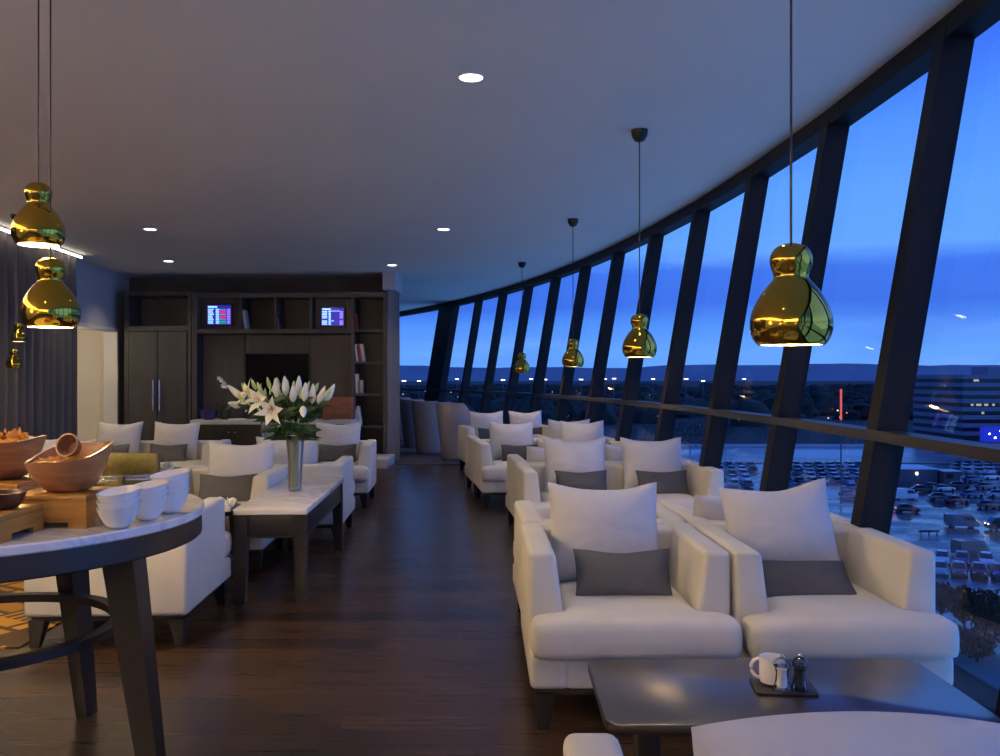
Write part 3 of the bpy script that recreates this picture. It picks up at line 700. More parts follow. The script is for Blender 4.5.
for pxx, pyy in ((240,388),(247,384),(256,381),(262,385),(270,380),(279,380),(286,388),(287,383),(293,384),(305,384),(308,390),(314,384),(320,387),(324,389),(265,390),(272,391),(300,390),(318,394),(252,390),(296,386),(281,392),(268,397),(245,394)):
    dd = R.uniform(-.12, .14); hs.append(head('bud', pxx, pyy+9, dd, (pxx-285)/60, R.uniform(-.4, .3), 1))
lily_vase('flower_vase', VX, VY, VZ, .345, .058, .04, hs, 3, 'tall clear glass vase on the marble console', 9)
hs2 = [('open', -.10, -.05, .52, -.4, -1, .3), ('white', .05, -.02, .56, .1, -.3, 1), ('bud', -.03, .03, .58, 0, 0, 1), ('bud', .1, .0, .54, .4, 0, 1), ('bud', -.13, .05, .55, -.5, 0, 1)]
lily_vase('flower_vase', -1.985, 7.52, .458, .40, .062, .045, hs2, 8, 'farther clear glass vase standing on a low dark side table', 5)
def small_flower(x, y, z, r, label):
    t = thing('flower_posy', label, 'flowers', (x, y, z))
    obj('pot', lathe(B(), [(.016, 0), (.02, .015), (.018, .03)], 16), ceramic, t)
    b = B()
    RR = random.Random(int(x*-100))
    for i in range(22):
        d = Vector((RR.uniform(-1, 1), RR.uniform(-1, 1), RR.uniform(-.1, 1))).normalized()
        petal_bm(b, Matrix.Translation(Vector((0, 0, .035))) @ frame_to(d), r*RR.uniform(.8, 1.1), r*.3, .4)
    obj('petals', b, petal, t)
small_flower(-1.515, 4.90, .4585, .06, 'small white posy on the side table at the corner of the marble console')
small_flower(-2.62, 6.95, .4585, .065, 'small white posy on the side table before the cupboard sofa')

# ------------------------------------------------------------------ pendants
SH = .264; PR = .1035
prof = [(.79, 0), (.87, .03), (.95, .09), (.995, .16), (1, .21), (.985, .27), (.93, .35), (.84, .43), (.72, .51), (.58, .58), (.47, .63), (.425, .66), (.43, .70), (.475, .75), (.51, .80), (.515, .84), (.49, .89), (.42, .94), (.30, .975), (.15, .995), (.035, 1.0)]
def bez(pr, k=3):
    o = []
    for i in range(len(pr)-1):
        p0, p1, p2, p3 = pr[max(i-1, 0)], pr[i], pr[i+1], pr[min(i+2, len(pr)-1)]
        for j in range(k):
            t = j/k; o.append(tuple(.5*((2*p1[c])+(-p0[c]+p2[c])*t+(2*p0[c]-5*p1[c]+4*p2[c]-p3[c])*t*t+(-p0[c]+3*p1[c]-3*p2[c]+p3[c])*t**3) for c in (0, 1)))
    return o+[pr[-1]]
pf = bez(prof)
def shade_mesh(s):
    return lathe(B(), [(r*PR*s, z*SH*s) for r, z in pf], 64, cap0=False)
def pendant(x, y, zb, s, label, power):
    t = thing('pendant_lamp', label, 'pendant lamp', (x, y, zb), group='gold gourd pendants')
    sh = obj('shade', shade_mesh(s), gold, t, ang=80)
    inn = lathe(B(), [((r*PR-.004)*s, z*SH*s+.001) for r, z in pf[:40] ][::-1], 48, cap0=True, cap1=False); obj('inner_shade', inn, inner_white, t)
    obj('bulb', ell(B(), (0, 0, .058*s), (.03*s, .03*s, .03*s), 16, 10), bulb_m, t)
    cz = CEIL-zb
    obj('cord', tube(B(), [(0, 0, SH*s-.004), (0, 0, cz-.03)], .0035 if s == 1 else .003, 8), black_m, t)
    obj('canopy', lathe(B(), [(.008*s, cz-.075*s), (.03*s, cz-.066*s), (.046*s, cz-.04*s), (.052*s, cz-.001)], 28), black_m, t)
    lp = lamp('bulb_light', 'POINT', (0, 0, .02), power, (255,214,150), t, shadow_soft_size=.025*s)
    return t
pendant(px(791,2.28), 2.28, 1.285, 1, 'largest gold pendant, hanging before the window above the coffee table', 5)
pendant(px(639.5,5.32), 5.32, 1.325, 1, 'gold pendant second nearest along the window row', 5)
pendant(px(573,8.3), 8.3, 1.305, 1, 'gold pendant third nearest along the window row', 5)
pendant(px(522,11.4), 11.4, 1.265, 1, 'farthest gold pendant of the window row', 5)
pendant(px(38.5,3.25), 3.25, 1.69, .88, 'higher of the two large gold pendants above the buffet', 30)
pendant(px(50.5,3.22), 3.22, 1.385, .97, 'lower of the two large gold pendants above the buffet', 30)
pendant(px(18.5,8.35), 8.35, 1.545, .66, 'small distant gold pendant by the drape, the higher one', 2)
pendant(px(14,8.05), 8.05, 1.29, .66, 'small distant gold pendant by the drape, the lower one', 2)

# ------------------------------------------------------------------ recessed downlights
def downlight(x, y, label, p, r=.06):
    t = thing('downlight', label, 'ceiling light', (x, y, CEIL), group='recessed ceiling downlights')
    obj('ring', lathe(B(), [(r, -.006), (r+.012, -.006), (r+.014, 0), (r-.004, 0), (r, -.006)], 32, cap0=False, cap1=False), trimw, t)
    obj('lens', lathe(B(), [(.001, -.003), (r-.003, -.003)], 32, cap0=False, cap1=False), lens_m, t)
    l = lamp('beam', 'SPOT', (0, 0, -.02), p, WARM, t, spot_size=math.radians(120), spot_blend=.8, shadow_soft_size=.05)
DL = [(471,77,'recessed downlight nearest the camera, over the aisle'), (443.5,229,'recessed downlight second along the aisle'), (392,265,'recessed downlight before the right end of the shelving'),
      (150,229,'recessed downlight over the cupboard sofa, the nearer one'), (168.5,261,'recessed downlight by the tall cupboard, the farther one')]
for x, y, lb in DL:
    d = (CEIL-H)*F/(378-y); downlight(px(x, d), d, lb, 34)

# ------------------------------------------------------------------ drape along the left wall
def drape(name, p0, p1, z0, z1, amp, period, m, label, cat='curtain', seed=0):
    p0, p1 = Vector(p0), Vector(p1); d = p1-p0; n_ = int(d.length/period*10); u = d.normalized(); nn = Vector((-u.y, u.x)); R = random.Random(seed)
    b = B(); rows = [z0, z0+.3*(z1-z0), z0+.7*(z1-z0), z1]; G = []; ph = [R.uniform(-.4, .4) for _ in range(n_+1)]
    amps = [R.uniform(.6, 1.2) for _ in range(n_//10+2)]
    for z in rows:
        A = []; Bk = []
        for i in range(n_+1):
            s = i/n_; q = p0+d*s; k = i/10; am = amp*(amps[int(k)]*(1-k % 1)+amps[int(k)+1]*(k % 1))*(1.15 if z < z1-.2 else .8)
            w_ = am*math.sin(2*PI*k+.3*math.sin(k*1.7))
            A.append(b.verts.new((q.x+nn.x*w_, q.y+nn.y*w_, z))); Bk.append(b.verts.new((q.x+nn.x*(w_+.006), q.y+nn.y*(w_+.006), z)))
        G.append((A, Bk))
    for j in range(len(rows)-1):
        for i in range(n_):
            A, Bk = G[j]; A2, B2 = G[j+1]
            b.faces.new((A[i], A[i+1], A2[i+1], A2[i])); b.faces.new((Bk[i], B2[i], B2[i+1], Bk[i+1]))
        for e in (0, n_):
            A, Bk = G[j]; A2, B2 = G[j+1]; b.faces.new((A[e], A2[e], B2[e], Bk[e]))
    bmesh.ops.recalc_face_normals(b, faces=b.faces)
    o = obj(name, b, m, ang=60); return tag(o, label, cat)
drape('curtain', (LW(2.5)+.16, 2.5), (LW(10.62)+.16, 10.62), .015, 2.655, .055, .2, curtain_m, 'full height grey pleated drape along the left wall behind the buffet')
t = thing('curtain_track', 'white lit curtain track above the grey drape on the left wall', 'curtain track', (0, 0, 0))
a, c_ = Vector((LW(2.5)+.16, 2.5, 0)), Vector((LW(10.7)+.16, 10.7, 0)); nn = Vector((.995, .09, 0))
def strip(o0, o1, z0, z1):
    return hexa(B(), [a+nn*o0+Vector((0,0,z0)), a+nn*o1+Vector((0,0,z0)), c_+nn*o1+Vector((0,0,z0)), c_+nn*o0+Vector((0,0,z0)), a+nn*o0+Vector((0,0,z1)), a+nn*o1+Vector((0,0,z1)), c_+nn*o1+Vector((0,0,z1)), c_+nn*o0+Vector((0,0,z1))])
obj('track', strip(-.07, .09, 2.675, 2.6985), trimw, t, False)
obj('led_strip', strip(.074, .09, 2.655, 2.675), led, t, False)
drape('curtain', (-1.60, 12.52), (-1.45, 12.72), .012, 2.44, .02, .06, mat('pale_grey_drape', (128,128,134), .9), 'narrow pale grey drape at the right end of the shelving', seed=3)

# ------------------------------------------------------------------ cupboard and shelving on the back wall
S = F/12.5
X_ = lambda p: (p-500)/S
Z_ = lambda y: H+(378-y)/S
YF = 12.5
def panel(bm, x0, x1, y0, y1, yf, yb, bev=.004): return bx(bm, X_(x0), X_(x1), yf, yb, Z_(y1), Z_(y0), bev)
t = thing('tall_cupboard', 'tall charcoal cupboard with two doors and open top niche on the back wall', 'cupboard', (0, 0, 0))
zf = 378+H*S
b = B(); panel(b, 124, 128.5, 291, zf, YF, 13.15); panel(b, 187.5, 191, 291, zf, YF, 13.15); panel(b, 128.5, 187.5, 291, 295.5, YF, 13.15); panel(b, 128.5, 187.5, 326, 331, YF, 13.15); panel(b, 128.5, 187.5, 295.5, zf, 12.95, 13.15); panel(b, 128.5, 187.5, zf-6, zf, YF+.04, 12.95)
obj('carcass', b, cab_wood, t, False)
for x0, x1, hx in ((129, 157.6, 154.3), (158.2, 187, 160.8)):
    b = B(); panel(b, x0, x1, 331.6, zf-6.5, YF-.015, YF+.02); d_ = obj('door', b, cab_wood, t, False)
    b = B(); tube(b, [(X_(hx), YF-.055, Z_(411)), (X_(hx), YF-.055, Z_(380))], .012, 10); tube(b, [(X_(hx), YF-.055, Z_(408)), (X_(hx), YF-.012, Z_(408))], .007, 8); tube(b, [(X_(hx), YF-.055, Z_(383)), (X_(hx), YF-.012, Z_(383))], .007, 8); obj('handle', b, chrome, d_)
t = thing('wall_shelving', 'charcoal wall shelving with bookcase bay and panelled television recess', 'shelving', (0, 0, 0))
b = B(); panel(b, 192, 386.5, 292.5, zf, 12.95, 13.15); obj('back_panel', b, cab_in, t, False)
b = B(); panel(b, 197.5, 240, 334, zf, 12.72, 12.95); panel(b, 240.4, 307, 334, zf, 12.74, 12.95); panel(b, 307.4, 350.5, 334, zf, 12.72, 12.95); obj('wall_panel', b, cab_wood, t, False)
b = B(); panel(b, 191.6, 386.6, 292.5, 297.5, YF, 12.95); obj('top_board', b, cab_wood, t, False)
for x0, x1, y0, y1 in ((191.6, 197, 297.5, zf), (351, 354.5, 297.5, zf), (383, 386.6, 297.5, zf), (239.5, 241.5, 297.5, 329), (274.5, 276, 297.5, 329), (309.5, 311.5, 297.5, 329)):
    b = B(); panel(b, x0, x1, y0, y1, YF, 12.95); obj('upright', b, cab_wood, t, False)
b = B(); panel(b, 197, 351, 329, 333.5, YF, 12.95); obj('shelf', b, cab_wood, t, False)
for y in (329.5, 361.5, 393.5, 425.5): 
    b = B(); panel(b, 354.5, 383, y, y+2.6, YF+.01, 12.95); obj('shelf', b, cab_wood, t, False)
b = B(); panel(b, 354.5, 383, zf-8, zf, YF+.02, 12.95); obj('kick_board', b, cab_wood, t, False)
for xx in ((197.2, 239.3), (311.7, 350.8)):
    b = B(); panel(b, xx[0], xx[1], 297.7, 328.8, 12.68, 12.72); obj('niche_panel', b, cab_wood, t, False)
# the screens
scr_b = mat('screen_blue', (16,22,120), .3, emit=(24,34,170), es=1.0)
scr_w = mat('screen_pale', (190,220,255), .3, emit=(150,200,255), es=1.6)
scr_r = mat('screen_red', (220,30,120), .3, emit=(230,30,130), es=1.3)
scr_g = mat('screen_teal', (30,160,150), .3, emit=(30,170,150), es=1.0)
scr_v = mat('screen_violet', (150,120,255), .3, emit=(150,120,255), es=1.4)
def departures(x0, x1, y0, y1, label, kind):
    t = thing('flight_screen', label, 'screen', (0, 0, 0), group='flight information screens')
    b = B(); panel(b, x0-1.5, x1+1.5, y0-1.5, y1+1.5, 12.64, 12.68); obj('housing', b, black_m, t, False)
    b = B(); panel(b, x0, x1, y0, y1, 12.636, 12.641, 0); obj('display', b, scr_b, t, False)
    W_, H_ = x1-x0, y1-y0
    def bars(mname, m, rects):
        b = B()
        for u0, u1, v0, v1 in rects: panel(b, x0+u0*W_, x0+u1*W_, y0+v0*H_, y0+v1*H_, 12.634, 12.637, 0)
        obj(mname, b, m, t, False)
    rows = [(.19+.088*i, .19+.088*i+.055) for i in range(9)]
    wl = [.23, .19, .22, .24, .18, .2, .23, .21, .22]
    bars('heading', scr_w, [(.04, .42, .04, .13)])
    if kind == 0:
        bars('time_column', scr_w, [(.04, .04+wl[i], *rows[i]) for i in range(9)]+[(.36, .5, *rows[i]) for i in range(9)])
        bars('status_column', scr_r, [(.54, .8, *rows[i]) for i in (1, 2, 4, 5)])
        bars('gate_column', scr_g, [(.5, .8, *rows[i]) for i in (0, 3, 6, 7, 8)])
        bars('remark_column', scr_v, [(.84, .97, *rows[i]) for i in range(9)])
    else:
        bars('time_column', scr_w, [(.03, .26, *rows[i]) for i in (0, 1, 2, 3, 4, 6, 7, 8)])
        bars('destination_column', scr_w, [(.32, .32+.2*wl[i]+.06, *rows[i]) for i in range(9)]+[(.32, .82, .17, .2), (.45, .55, .72, .76)])
        bars('remark_column', scr_v, [(.82, .97, *rows[i]) for i in (0, 1, 2, 3, 4, 6, 7, 8)])
departures(204, 228, 304.5, 324, 'left flight information screen, blue with coloured rows, in the shelving', 0)
departures(319.5, 342, 307, 325, 'right flight information screen, blue with pale rows only, in the shelving', 1)
t = thing('television', 'large switched off black television on the shelving panel', 'television', (0, 0, 0))
b = B(); panel(b, 240.8, 307, 352.5, 399, 12.69, 12.74, .006); obj('housing', b, black_m, t, False)
b = B(); panel(b, 242, 305.8, 353.6, 397.6, 12.686, 12.691, 0); obj('display', b, mat('dark_glass_screen', (10,12,18), .08), t, False)
# books
BOOKS = [(240.8+3.0, 329, 19, 2.6, 9, (205,205,210), 'white book leaning in the niche right of the left flight screen'),
         (276.5+1.5, 329, 18, 1.7, 12, (120,96,150), 'violet book leaning in the niche left of the right flight screen'),
         (277.9+1.2, 329, 16.5, 1.2, 12, (40,38,46), 'dark book beside the violet one in the middle niche'),
         (356.0, 329.5, 16, 1.8, 9, (176,60,66), 'red book leaning on the top shelf of the bookcase bay'),
         (356.0, 361.5, 17, 1.9, 8, (214,210,206), 'white book, leftmost on the second bookcase shelf'),
         (358.3, 361.5, 16.5, 1.5, 8, (60,60,72), 'dark book second from left on the second bookcase shelf'),
         (360.2, 361.5, 17.5, 1.5, 8, (180,40,60), 'thin red book in the middle of the second bookcase shelf'),
         (362.2, 361.5, 17.5, 1.9, 9, (200,204,214), 'pale grey book, rightmost on the second bookcase shelf'),
         (355.4, 393.5, 19.5, 2.2, 2, (216,214,210), 'tall white book on the third bookcase shelf'),
         (358.2, 393.5, 12.5, 1.6, 1, (170,126,84), 'short tan book on the third bookcase shelf'),
         (360.2, 393.5, 13, 1.5, 1, (206,200,190), 'short cream book on the third bookcase shelf'),
         (356.2, 425.5, 16, 2.2, 9, (222,222,224), 'white book on the left of the lowest shelf pair'),
         (358.9, 425.5, 19, 2.0, 9, (232,232,236), 'taller white book on the right of the lowest shelf pair')]
for i, (x, y, hh, th, tl, c, lb) in enumerate(BOOKS):
    t = thing('book', lb, 'book', (X_(x), 12.62, Z_(y)+.0005), group='books on the shelving'); t.rotation_euler = (0, -math.radians(tl), 0)
    b = B(); bx(b, 0, th/S, -.09, .09, 0, hh/S, .003); obj('cover', b, mat('book_cover_%d' % i, c, .6), t)
    b = B(); bx(b, .1*th/S, .9*th/S, -.085, .0915, .004, hh/S+.0015); obj('pages', b, mat('paper', (230,226,214), .9), t, False)
# sideboard
t = thing('sideboard', 'low black sideboard with white top and left side before the shelving', 'sideboard', (0, 0, 0))
SD = 11.75; s2 = F/SD; U = lambda p: (p-500)/s2; V = lambda y: H+(378-y)/s2
b = B(); bx(b, U(190), U(351), SD, SD+.5, V(424.5), V(420.3), .003); bx(b, U(190), U(193.2), SD, SD+.5, 0, V(424.5), .003); bx(b, U(347.8), U(351), SD, SD+.5, 0, V(424.5), .003); obj('casing', b, mat('white_lacquer', (206,204,204), .35), t, False)
b = B(); bx(b, U(193.2), U(347.8), SD+.03, SD+.48, .06, V(424.5)); obj('body', b, black_m, t, False)
for i in range(4):
    u0, u1 = 193.6+38.6*i, 193.6+38.6*(i+1)-.5
    b = B(); bx(b, U(u0), U(u1), SD+.012, SD+.03, .07, V(425.3), .003); d_ = obj('door', b, mat('black_lacquer', (20,20,22), .35), t, False)
    kx = u1-3 if i % 2 == 0 else u0+3
    obj('knob', ell(B(), (U(kx), SD-.002, V(432.5)), (.014, .014, .014), 12, 8), chrome, d_)
top_z = V(420.3)
t = thing('orchid', 'potted white orchid in dark pot on the left of the sideboard', 'orchid', (U(219.5), SD+.22, top_z+.0005))
obj('pot', lathe(B(), [(.05, 0), (.06, .05), (.055, .12), (.05, .13)], 24), black_m, t)
b = B(); tube(b, [(0, 0, .12), (.01, 0, .3), (.02, 0, .42), (0, 0, .49), (-.04, 0, .52), (-.07, 0, .545)], .005, 6); obj('stem', b, leafm, t)
b = B()
for a in (.3, 2.2, 3.6, 5.3): petal_bm(b, Matrix.Translation((0, 0, .12)) @ frame_to((math.cos(a), math.sin(a)*.6, .9)), .17, .03, .4)
obj('leaves', b, leafm, t)
for (fx, fz) in ((-.068, .56), (-.035, .53), (.0, .49), (.022, .45), (-.015, .455)):
    b = B()
    for i in range(5): petal_bm(b, Matrix.Translation((fx, -.01, fz)) @ frame_to((.1, -1, 0)) @ Matrix.Rotation(i*1.257, 4, 'Z'), .042, .018, .9)
    obj('bloom', b, petal, t)
t = obj('glass_bowl', lathe(B(), [(.07, 0), (.1, .02), (.112, .08), (.112, .135), (.104, .135), (.1, .05), (.06, .012)], 32), mat('violet_blue_glass', (44,40,96), .12)); t.location = (U(204), SD+.2, top_z+.0005); tag(t, 'violet blue bowl at the left end of the sideboard', 'bowl')
t = thing('open_magazine', 'open pale magazine lying on the sideboard left of the lilies', 'magazine', (U(240), SD+.18, top_z+.0005))
for s in (-1, 1):
    b = B(); bx(b, min(0, s*.17), max(0, s*.17), -.12, .12, .002, .012, .002)
    for v in b.verts: v.co.z += .02*math.sin(min(1, abs(v.co.x)/.17)*PI)
    obj('page_block', b, mat('paper', (230,226,214), .9), t, False)
b = B(); bx(b, U(320)-0, U(350.3), SD+.2, SD+.42, top_z+.0005, V(398), .006); o = obj('wooden_chest', b, mat('red_brown_wood', (128,74,52), .45, var=.2, vscale=12, stretch=(1,1,5))); 
b = B(); bx(b, U(322), U(348), SD+.196, SD+.2, V(418.5), V(414.5)); obj('drawer_front', b, mat('brown_drawer', (92,50,36), .5), o, False)
tag(o, 'red brown wooden chest on the right end of the sideboard', 'chest')
t = thing('wire_hoop', 'thin bronze wire hoop ornament before the wooden chest', 'ornament', (U(325), SD+.14, top_z))
obj('base', lathe(B(), [(.05, 0.0005), (.05, .012)], 24), brass, t)
obj('hoop', tube(B(), [(.13*math.cos(PI*i/16*1.1-.15), 0, .012+.19*abs(math.sin(max(0, PI*i/16*1.1-.15)))) for i in range(17)], .006, 8), brass, t)
b = B(); bx(b, -2.0, -1.49, 11.65, 12.46, .0005, .125, .01); o = obj('low_plinth', b, mat('pale_stone', (190,178,172), .6)); tag(o, 'low pale stone plinth on the floor at the right end of the shelving', 'plinth')

# ------------------------------------------------------------------ tub chairs beyond the shelving
def tub():
    t = thing('tub_chair', 'x', 'tub chair', group='grey tub chairs')
    n = 28; b = B(); rows = [(.0, .21, 0), (.02, .222, 0), (.3, .25, 0), (.6, .285, 1), (.80, .31, 1), (.83, .305, 1)]
    def zt(a, z):                     # the rim dips to arm height at the front (-y)
        fr = .5-.5*math.sin(a); k = min(1, max(0, (fr-.55)/.3)); return z*(1-.42*k) if z > .25 else z
    O = []; I = []
    for z, r, _ in rows: O.append([b.verts.new((r*math.cos(2*PI*i/n), r*math.sin(2*PI*i/n)*1.02, zt(2*PI*i/n, z))) for i in range(n)])
    for z, r in ((.83, .26), (.6, .235), (.42, .225)): I.append([b.verts.new((r*math.cos(2*PI*i/n), r*math.sin(2*PI*i/n)*1.02, max(.4, zt(2*PI*i/n, z)))) for i in range(n)])
    A = O+I
    for j in range(len(A)-1):
        for i in range(n): b.faces.new((A[j][i], A[j][(i+1) % n], A[j+1][(i+1) % n], A[j+1][i]))
    b.faces.new(A[0][::-1]); b.faces.new(A[-1]); obj('shell', b, tub_m, t, ang=70)
    b = lathe(B(), [(.19, .40), (.215, .41), (.215, .45), (.19, .465)], 28); obj('seat_cushion', b, taupe, t)
    return t
tb = tub(); 
TUBS = [(457, 461, .5, 'nearest grey tub chair, right behind the farthest seats by the window'), (430.5, 454.5, .3, 'second nearest grey tub chair'), (417, 448.5, .2, 'grey tub chair third from the front'), (404.5, 441.5, .1, 'fourth grey tub chair, half hidden behind its neighbour'), (397.5, 437.5, .1, 'farthest grey tub chair, at the edge of the shelving drape')]
for i, (x, y, rz, lb) in enumerate(TUBS):
    d = dist(y, 0)+.22; loc = (px(x, d), d, .0085)
    if i == 0: tb.location = loc; tb.rotation_euler = (0, 0, PI-1.2); tb['label'] = lb
    else: dup(tb, loc, PI-1.2+rz*.3, lb)

# ------------------------------------------------------------------ outside: car parks, roads, town and hills seen from seven floors up
GZ = -22.0
def gd(y): return dist(y, GZ)
def wet(name, c, r0, r1, sc_=.06, spec=.5):
    m = bpy.data.materials.new(name); m.use_nodes = True; t = m.node_tree; b = t.nodes['Principled BSDF']
    co = t.nodes.new('ShaderNodeTexCoord'); nz = t.nodes.new('ShaderNodeTexNoise'); nz.inputs['Scale'].default_value = sc_; nz.inputs['Detail'].default_value = 6
    mp_ = t.nodes.new('ShaderNodeMapping'); mp_.inputs['Scale'].default_value = (1, 2.2, 1); t.links.new(co.outputs['Object'], mp_.inputs[0]); t.links.new(mp_.outputs[0], nz.inputs['Vector'])
    mr = t.nodes.new('ShaderNodeMapRange'); mr.inputs['From Min'].default_value = .38; mr.inputs['From Max'].default_value = .62; mr.inputs['To Min'].default_value = r0; mr.inputs['To Max'].default_value = r1
    t.links.new(nz.outputs['Fac'], mr.inputs[0]); t.links.new(mr.outputs[0], b.inputs['Roughness'])
    b.inputs['Base Color'].default_value = lin(c); b.inputs['Specular IOR Level'].default_value = spec; return m
asphalt = wet('wet_asphalt', (52,56,62), .06, .34, .09, 1.0)
grass_m = mat('dark_grass', (36,52,40), .95, var=.3, vscale=.2)
apron_m = wet('wet_concrete', (96,100,110), .1, .3, .02)
b = B(); bx(b, -6000, 6000, 60, 12000, GZ-.6, GZ-.1); struct('ground', b, grass_m)
b = B(); bx(b, 12, 190, 60, gd(464), GZ-.1, GZ); struct('ground_car_park', b, asphalt)
b = B(); bx(b, -60, 320, gd(463), gd(447), GZ-.1, GZ+.02); struct('ground_apron', b, apron_m)
b = B(); bx(b, -60, 320, gd(447)+.5, gd(447)+1.6, GZ, GZ+.9); struct('trim_92', b, mat('pale_kerb', (190,194,200), .6))
b = B(); bx(b, 60, 150, 520, 560, GZ-.1, GZ+.02); struct('ground_yard', b, apron_m)
b = B(); bx(b, -200, 200, 700, 860, GZ-.1, GZ+.02); struct('ground_runway', b, apron_m)
b = B(); bx(b, 36.6, 40.2, 55, 82, GZ-.1, GZ+.35); struct('ground_terrace', b, mat('grey_green_paving', (96,118,118), .6))
b = B(); bx(b, 20, 36.5, 30, 82, GZ-.1, GZ+.2); struct('ground_planting', b, grass_m)
# cars
paint_c = {'silver': (176,180,188), 'dark': (26,28,34), 'white': (228,230,234), 'blue': (38,58,120), 'red': (104,34,44), 'grey': (92,96,104)}
car_paint = {k: mat('car_paint_'+k, v, .22, metal=.15 if k in ('silver','grey') else 0, coat=.6) for k, v in paint_c.items()}
car_glass = mat('car_window', (12,16,22), .08); tyre = mat('tyre', (14,14,15), .8)
head_l = mat('headlight', (255,250,235), .3, emit=(255,240,210), es=14); tail_l = mat('tail_light', (200,20,20), .3, emit=(255,40,40), es=7); off_l = mat('lamp_glass', (200,205,210), .15)
def loft(bm, secs):
    """secs: (x, half width bottom, half width top, z0, z1)"""
    R_ = [[bm.verts.new(p) for p in ((x, -wb, z0), (x, wb, z0), (x, wb*1.0, z0+.55*(z1-z0)), (x, wt, z1), (x, -wt, z1), (x, -wb, z0+.55*(z1-z0)))] for x, wb, wt, z0, z1 in secs]
    for A, Bq in zip(R_, R_[1:]):
        for i in range(6): bm.faces.new((A[i], A[(i+1) % 6], Bq[(i+1) % 6], Bq[i]))
    bm.faces.new(R_[0][::-1]); bm.faces.new(R_[-1]); bmesh.ops.recalc_face_normals(bm, faces=bm.faces); return bm
def car_body(k=1): return loft(B(), [(-2.12, .68, .6, .32, .66), (-2.0, .82, .72, .22, .86), (-1.3, .88, .8, .2, .95), (.6, .88, .8, .2, .93), (1.5, .87, .76, .2, .84), (2.0, .8, .66, .24, .72), (2.15, .66, .55, .34, .6)])
def car_cabin(): return loft(B(), [(-1.75, .7, .62, .85, .93), (-1.2, .77, .6, .88, 1.38), (-.3, .78, .62, .88, 1.42), (.35, .78, .6, .88, 1.38), (1.15, .74, .64, .82, .9)])
def car_roof(): return loft(B(), [(-1.15, .5, .45, 1.37, 1.40), (-.3, .6, .54, 1.40, 1.455), (.32, .5, .45, 1.37, 1.40)])
def van_body(): return loft(B(), [(-2.3, .85, .8, .3, 1.95), (-2.2, .92, .86, .25, 2.05), (1.0, .92, .86, .25, 2.05), (1.5, .92, .82, .25, 1.9), (2.0, .9, .78, .25, 1.2), (2.4, .85, .7, .3, 1.0)])
def van_cabin(): return loft(B(), [(.3, .94, .88, 1.2, 1.8), (1.1, .94, .86, 1.2, 1.85), (1.55, .92, .8, 1.15, 1.75), (1.92, .86, .76, 1.15, 1.25)])
meshes = {}
def full_car(kind, colour, label, x, y, rz, lights=0, group=None):
    t = thing('van' if kind == 'van' else 'car', label, 'van' if kind == 'van' else 'car', (x, y, GZ), rz, group)
    def part(key, name, mk, m):
        if (key, m.name) not in meshes:
            o = obj(name, mk(), m, t, ang=30); meshes[key, m.name] = o.data
        else:
            o = bpy.data.objects.new(name, meshes[key, m.name]); C.objects.link(o); o.parent = t
        return o
    part(kind+'body', 'body', van_body if kind == 'van' else car_body, car_paint[colour])
    part(kind+'cabin', 'windows', van_cabin if kind == 'van' else car_cabin, car_glass)
    if kind == 'car': part('roof', 'roof', car_roof, car_paint[colour])
    for sx in (-1.32, 1.36):
        for sy in (-.8, .8):
            o = part('wheel', 'wheel', lambda: bx(lathe(B(), [(.2, -.11), (.31, -.1), (.31, .1), (.2, .11)], 16), -.05, .05, -.05, .05, -.115, .115), tyre); o.location = (sx, sy, .31); o.rotation_euler = (PI/2, 0, 0)
    zl = .95 if kind == 'van' else .62
    for s in (-1, 1):
        f_ = 2.3 if kind == 'van' else 2.02
        o = part('hl', 'headlight', lambda: bx(B(), -.1, .1, -.16, .16, -.08, .08, .03), head_l if lights & 1 else off_l); o.location = (f_, s*.56, zl)
        o = part('tl', 'tail_light', lambda: bx(B(), -.06, .06, -.14, .14, -.09, .09, .03), tail_l if lights & 2 else mat('red_lens', (90,12,14), .2)); o.location = (-2.06 if kind == 'car' else -2.28, s*.58, zl+.14)
    return t
def at_g(x, y): d = gd(y); return px(x, d), d
NEAR = [(922,561,'blue','blue car in the near parked cluster, leftmost of its back row'), (942,562,'white','white roofed car in the near parked cluster, second in its back row'),
        (940,573,'silver','silver car at the left front of the near parked cluster'), (959,574,'grey','grey car second in the front row of the near parked cluster'),
        (962,563,'blue','blue car third in the back row of the near parked cluster'), (979,575,'dark','dark car third in the front row of the near parked cluster'),
        (999,576,'blue','blue car at the right front of the near parked cluster'), (986,564,'white','white car fourth in the back row of the near parked cluster, by the picture edge'),
        (906,559,'grey','grey car half hidden behind the near armchair arm')]
for x, y, c, lb in NEAR: X, Y = at_g(x, y); full_car('car', c, lb, X, Y, -2.03)
X, Y = at_g(970, 555); full_car('van', 'dark', 'big dark van parked behind the near parked cluster', X, Y, .25)
X, Y = at_g(961, 527); full_car('van', 'grey', 'grey minibus with lit headlights waiting on the wet road', X, Y, -.25, 1)
X, Y = at_g(1003, 530); full_car('van', 'dark', 'dark van with lit headlights at the right edge of the wet road', X, Y, PI-.1, 1)
X, Y = at_g(907, 512); full_car('car', 'dark', 'dark car driving on the wet asphalt with red tail lights lit', X, Y, -.1, 2)
X, Y = at_g(904, 499); full_car('van', 'white', 'white delivery van parked in front of the flat white roofed hut', X, Y, -.05)
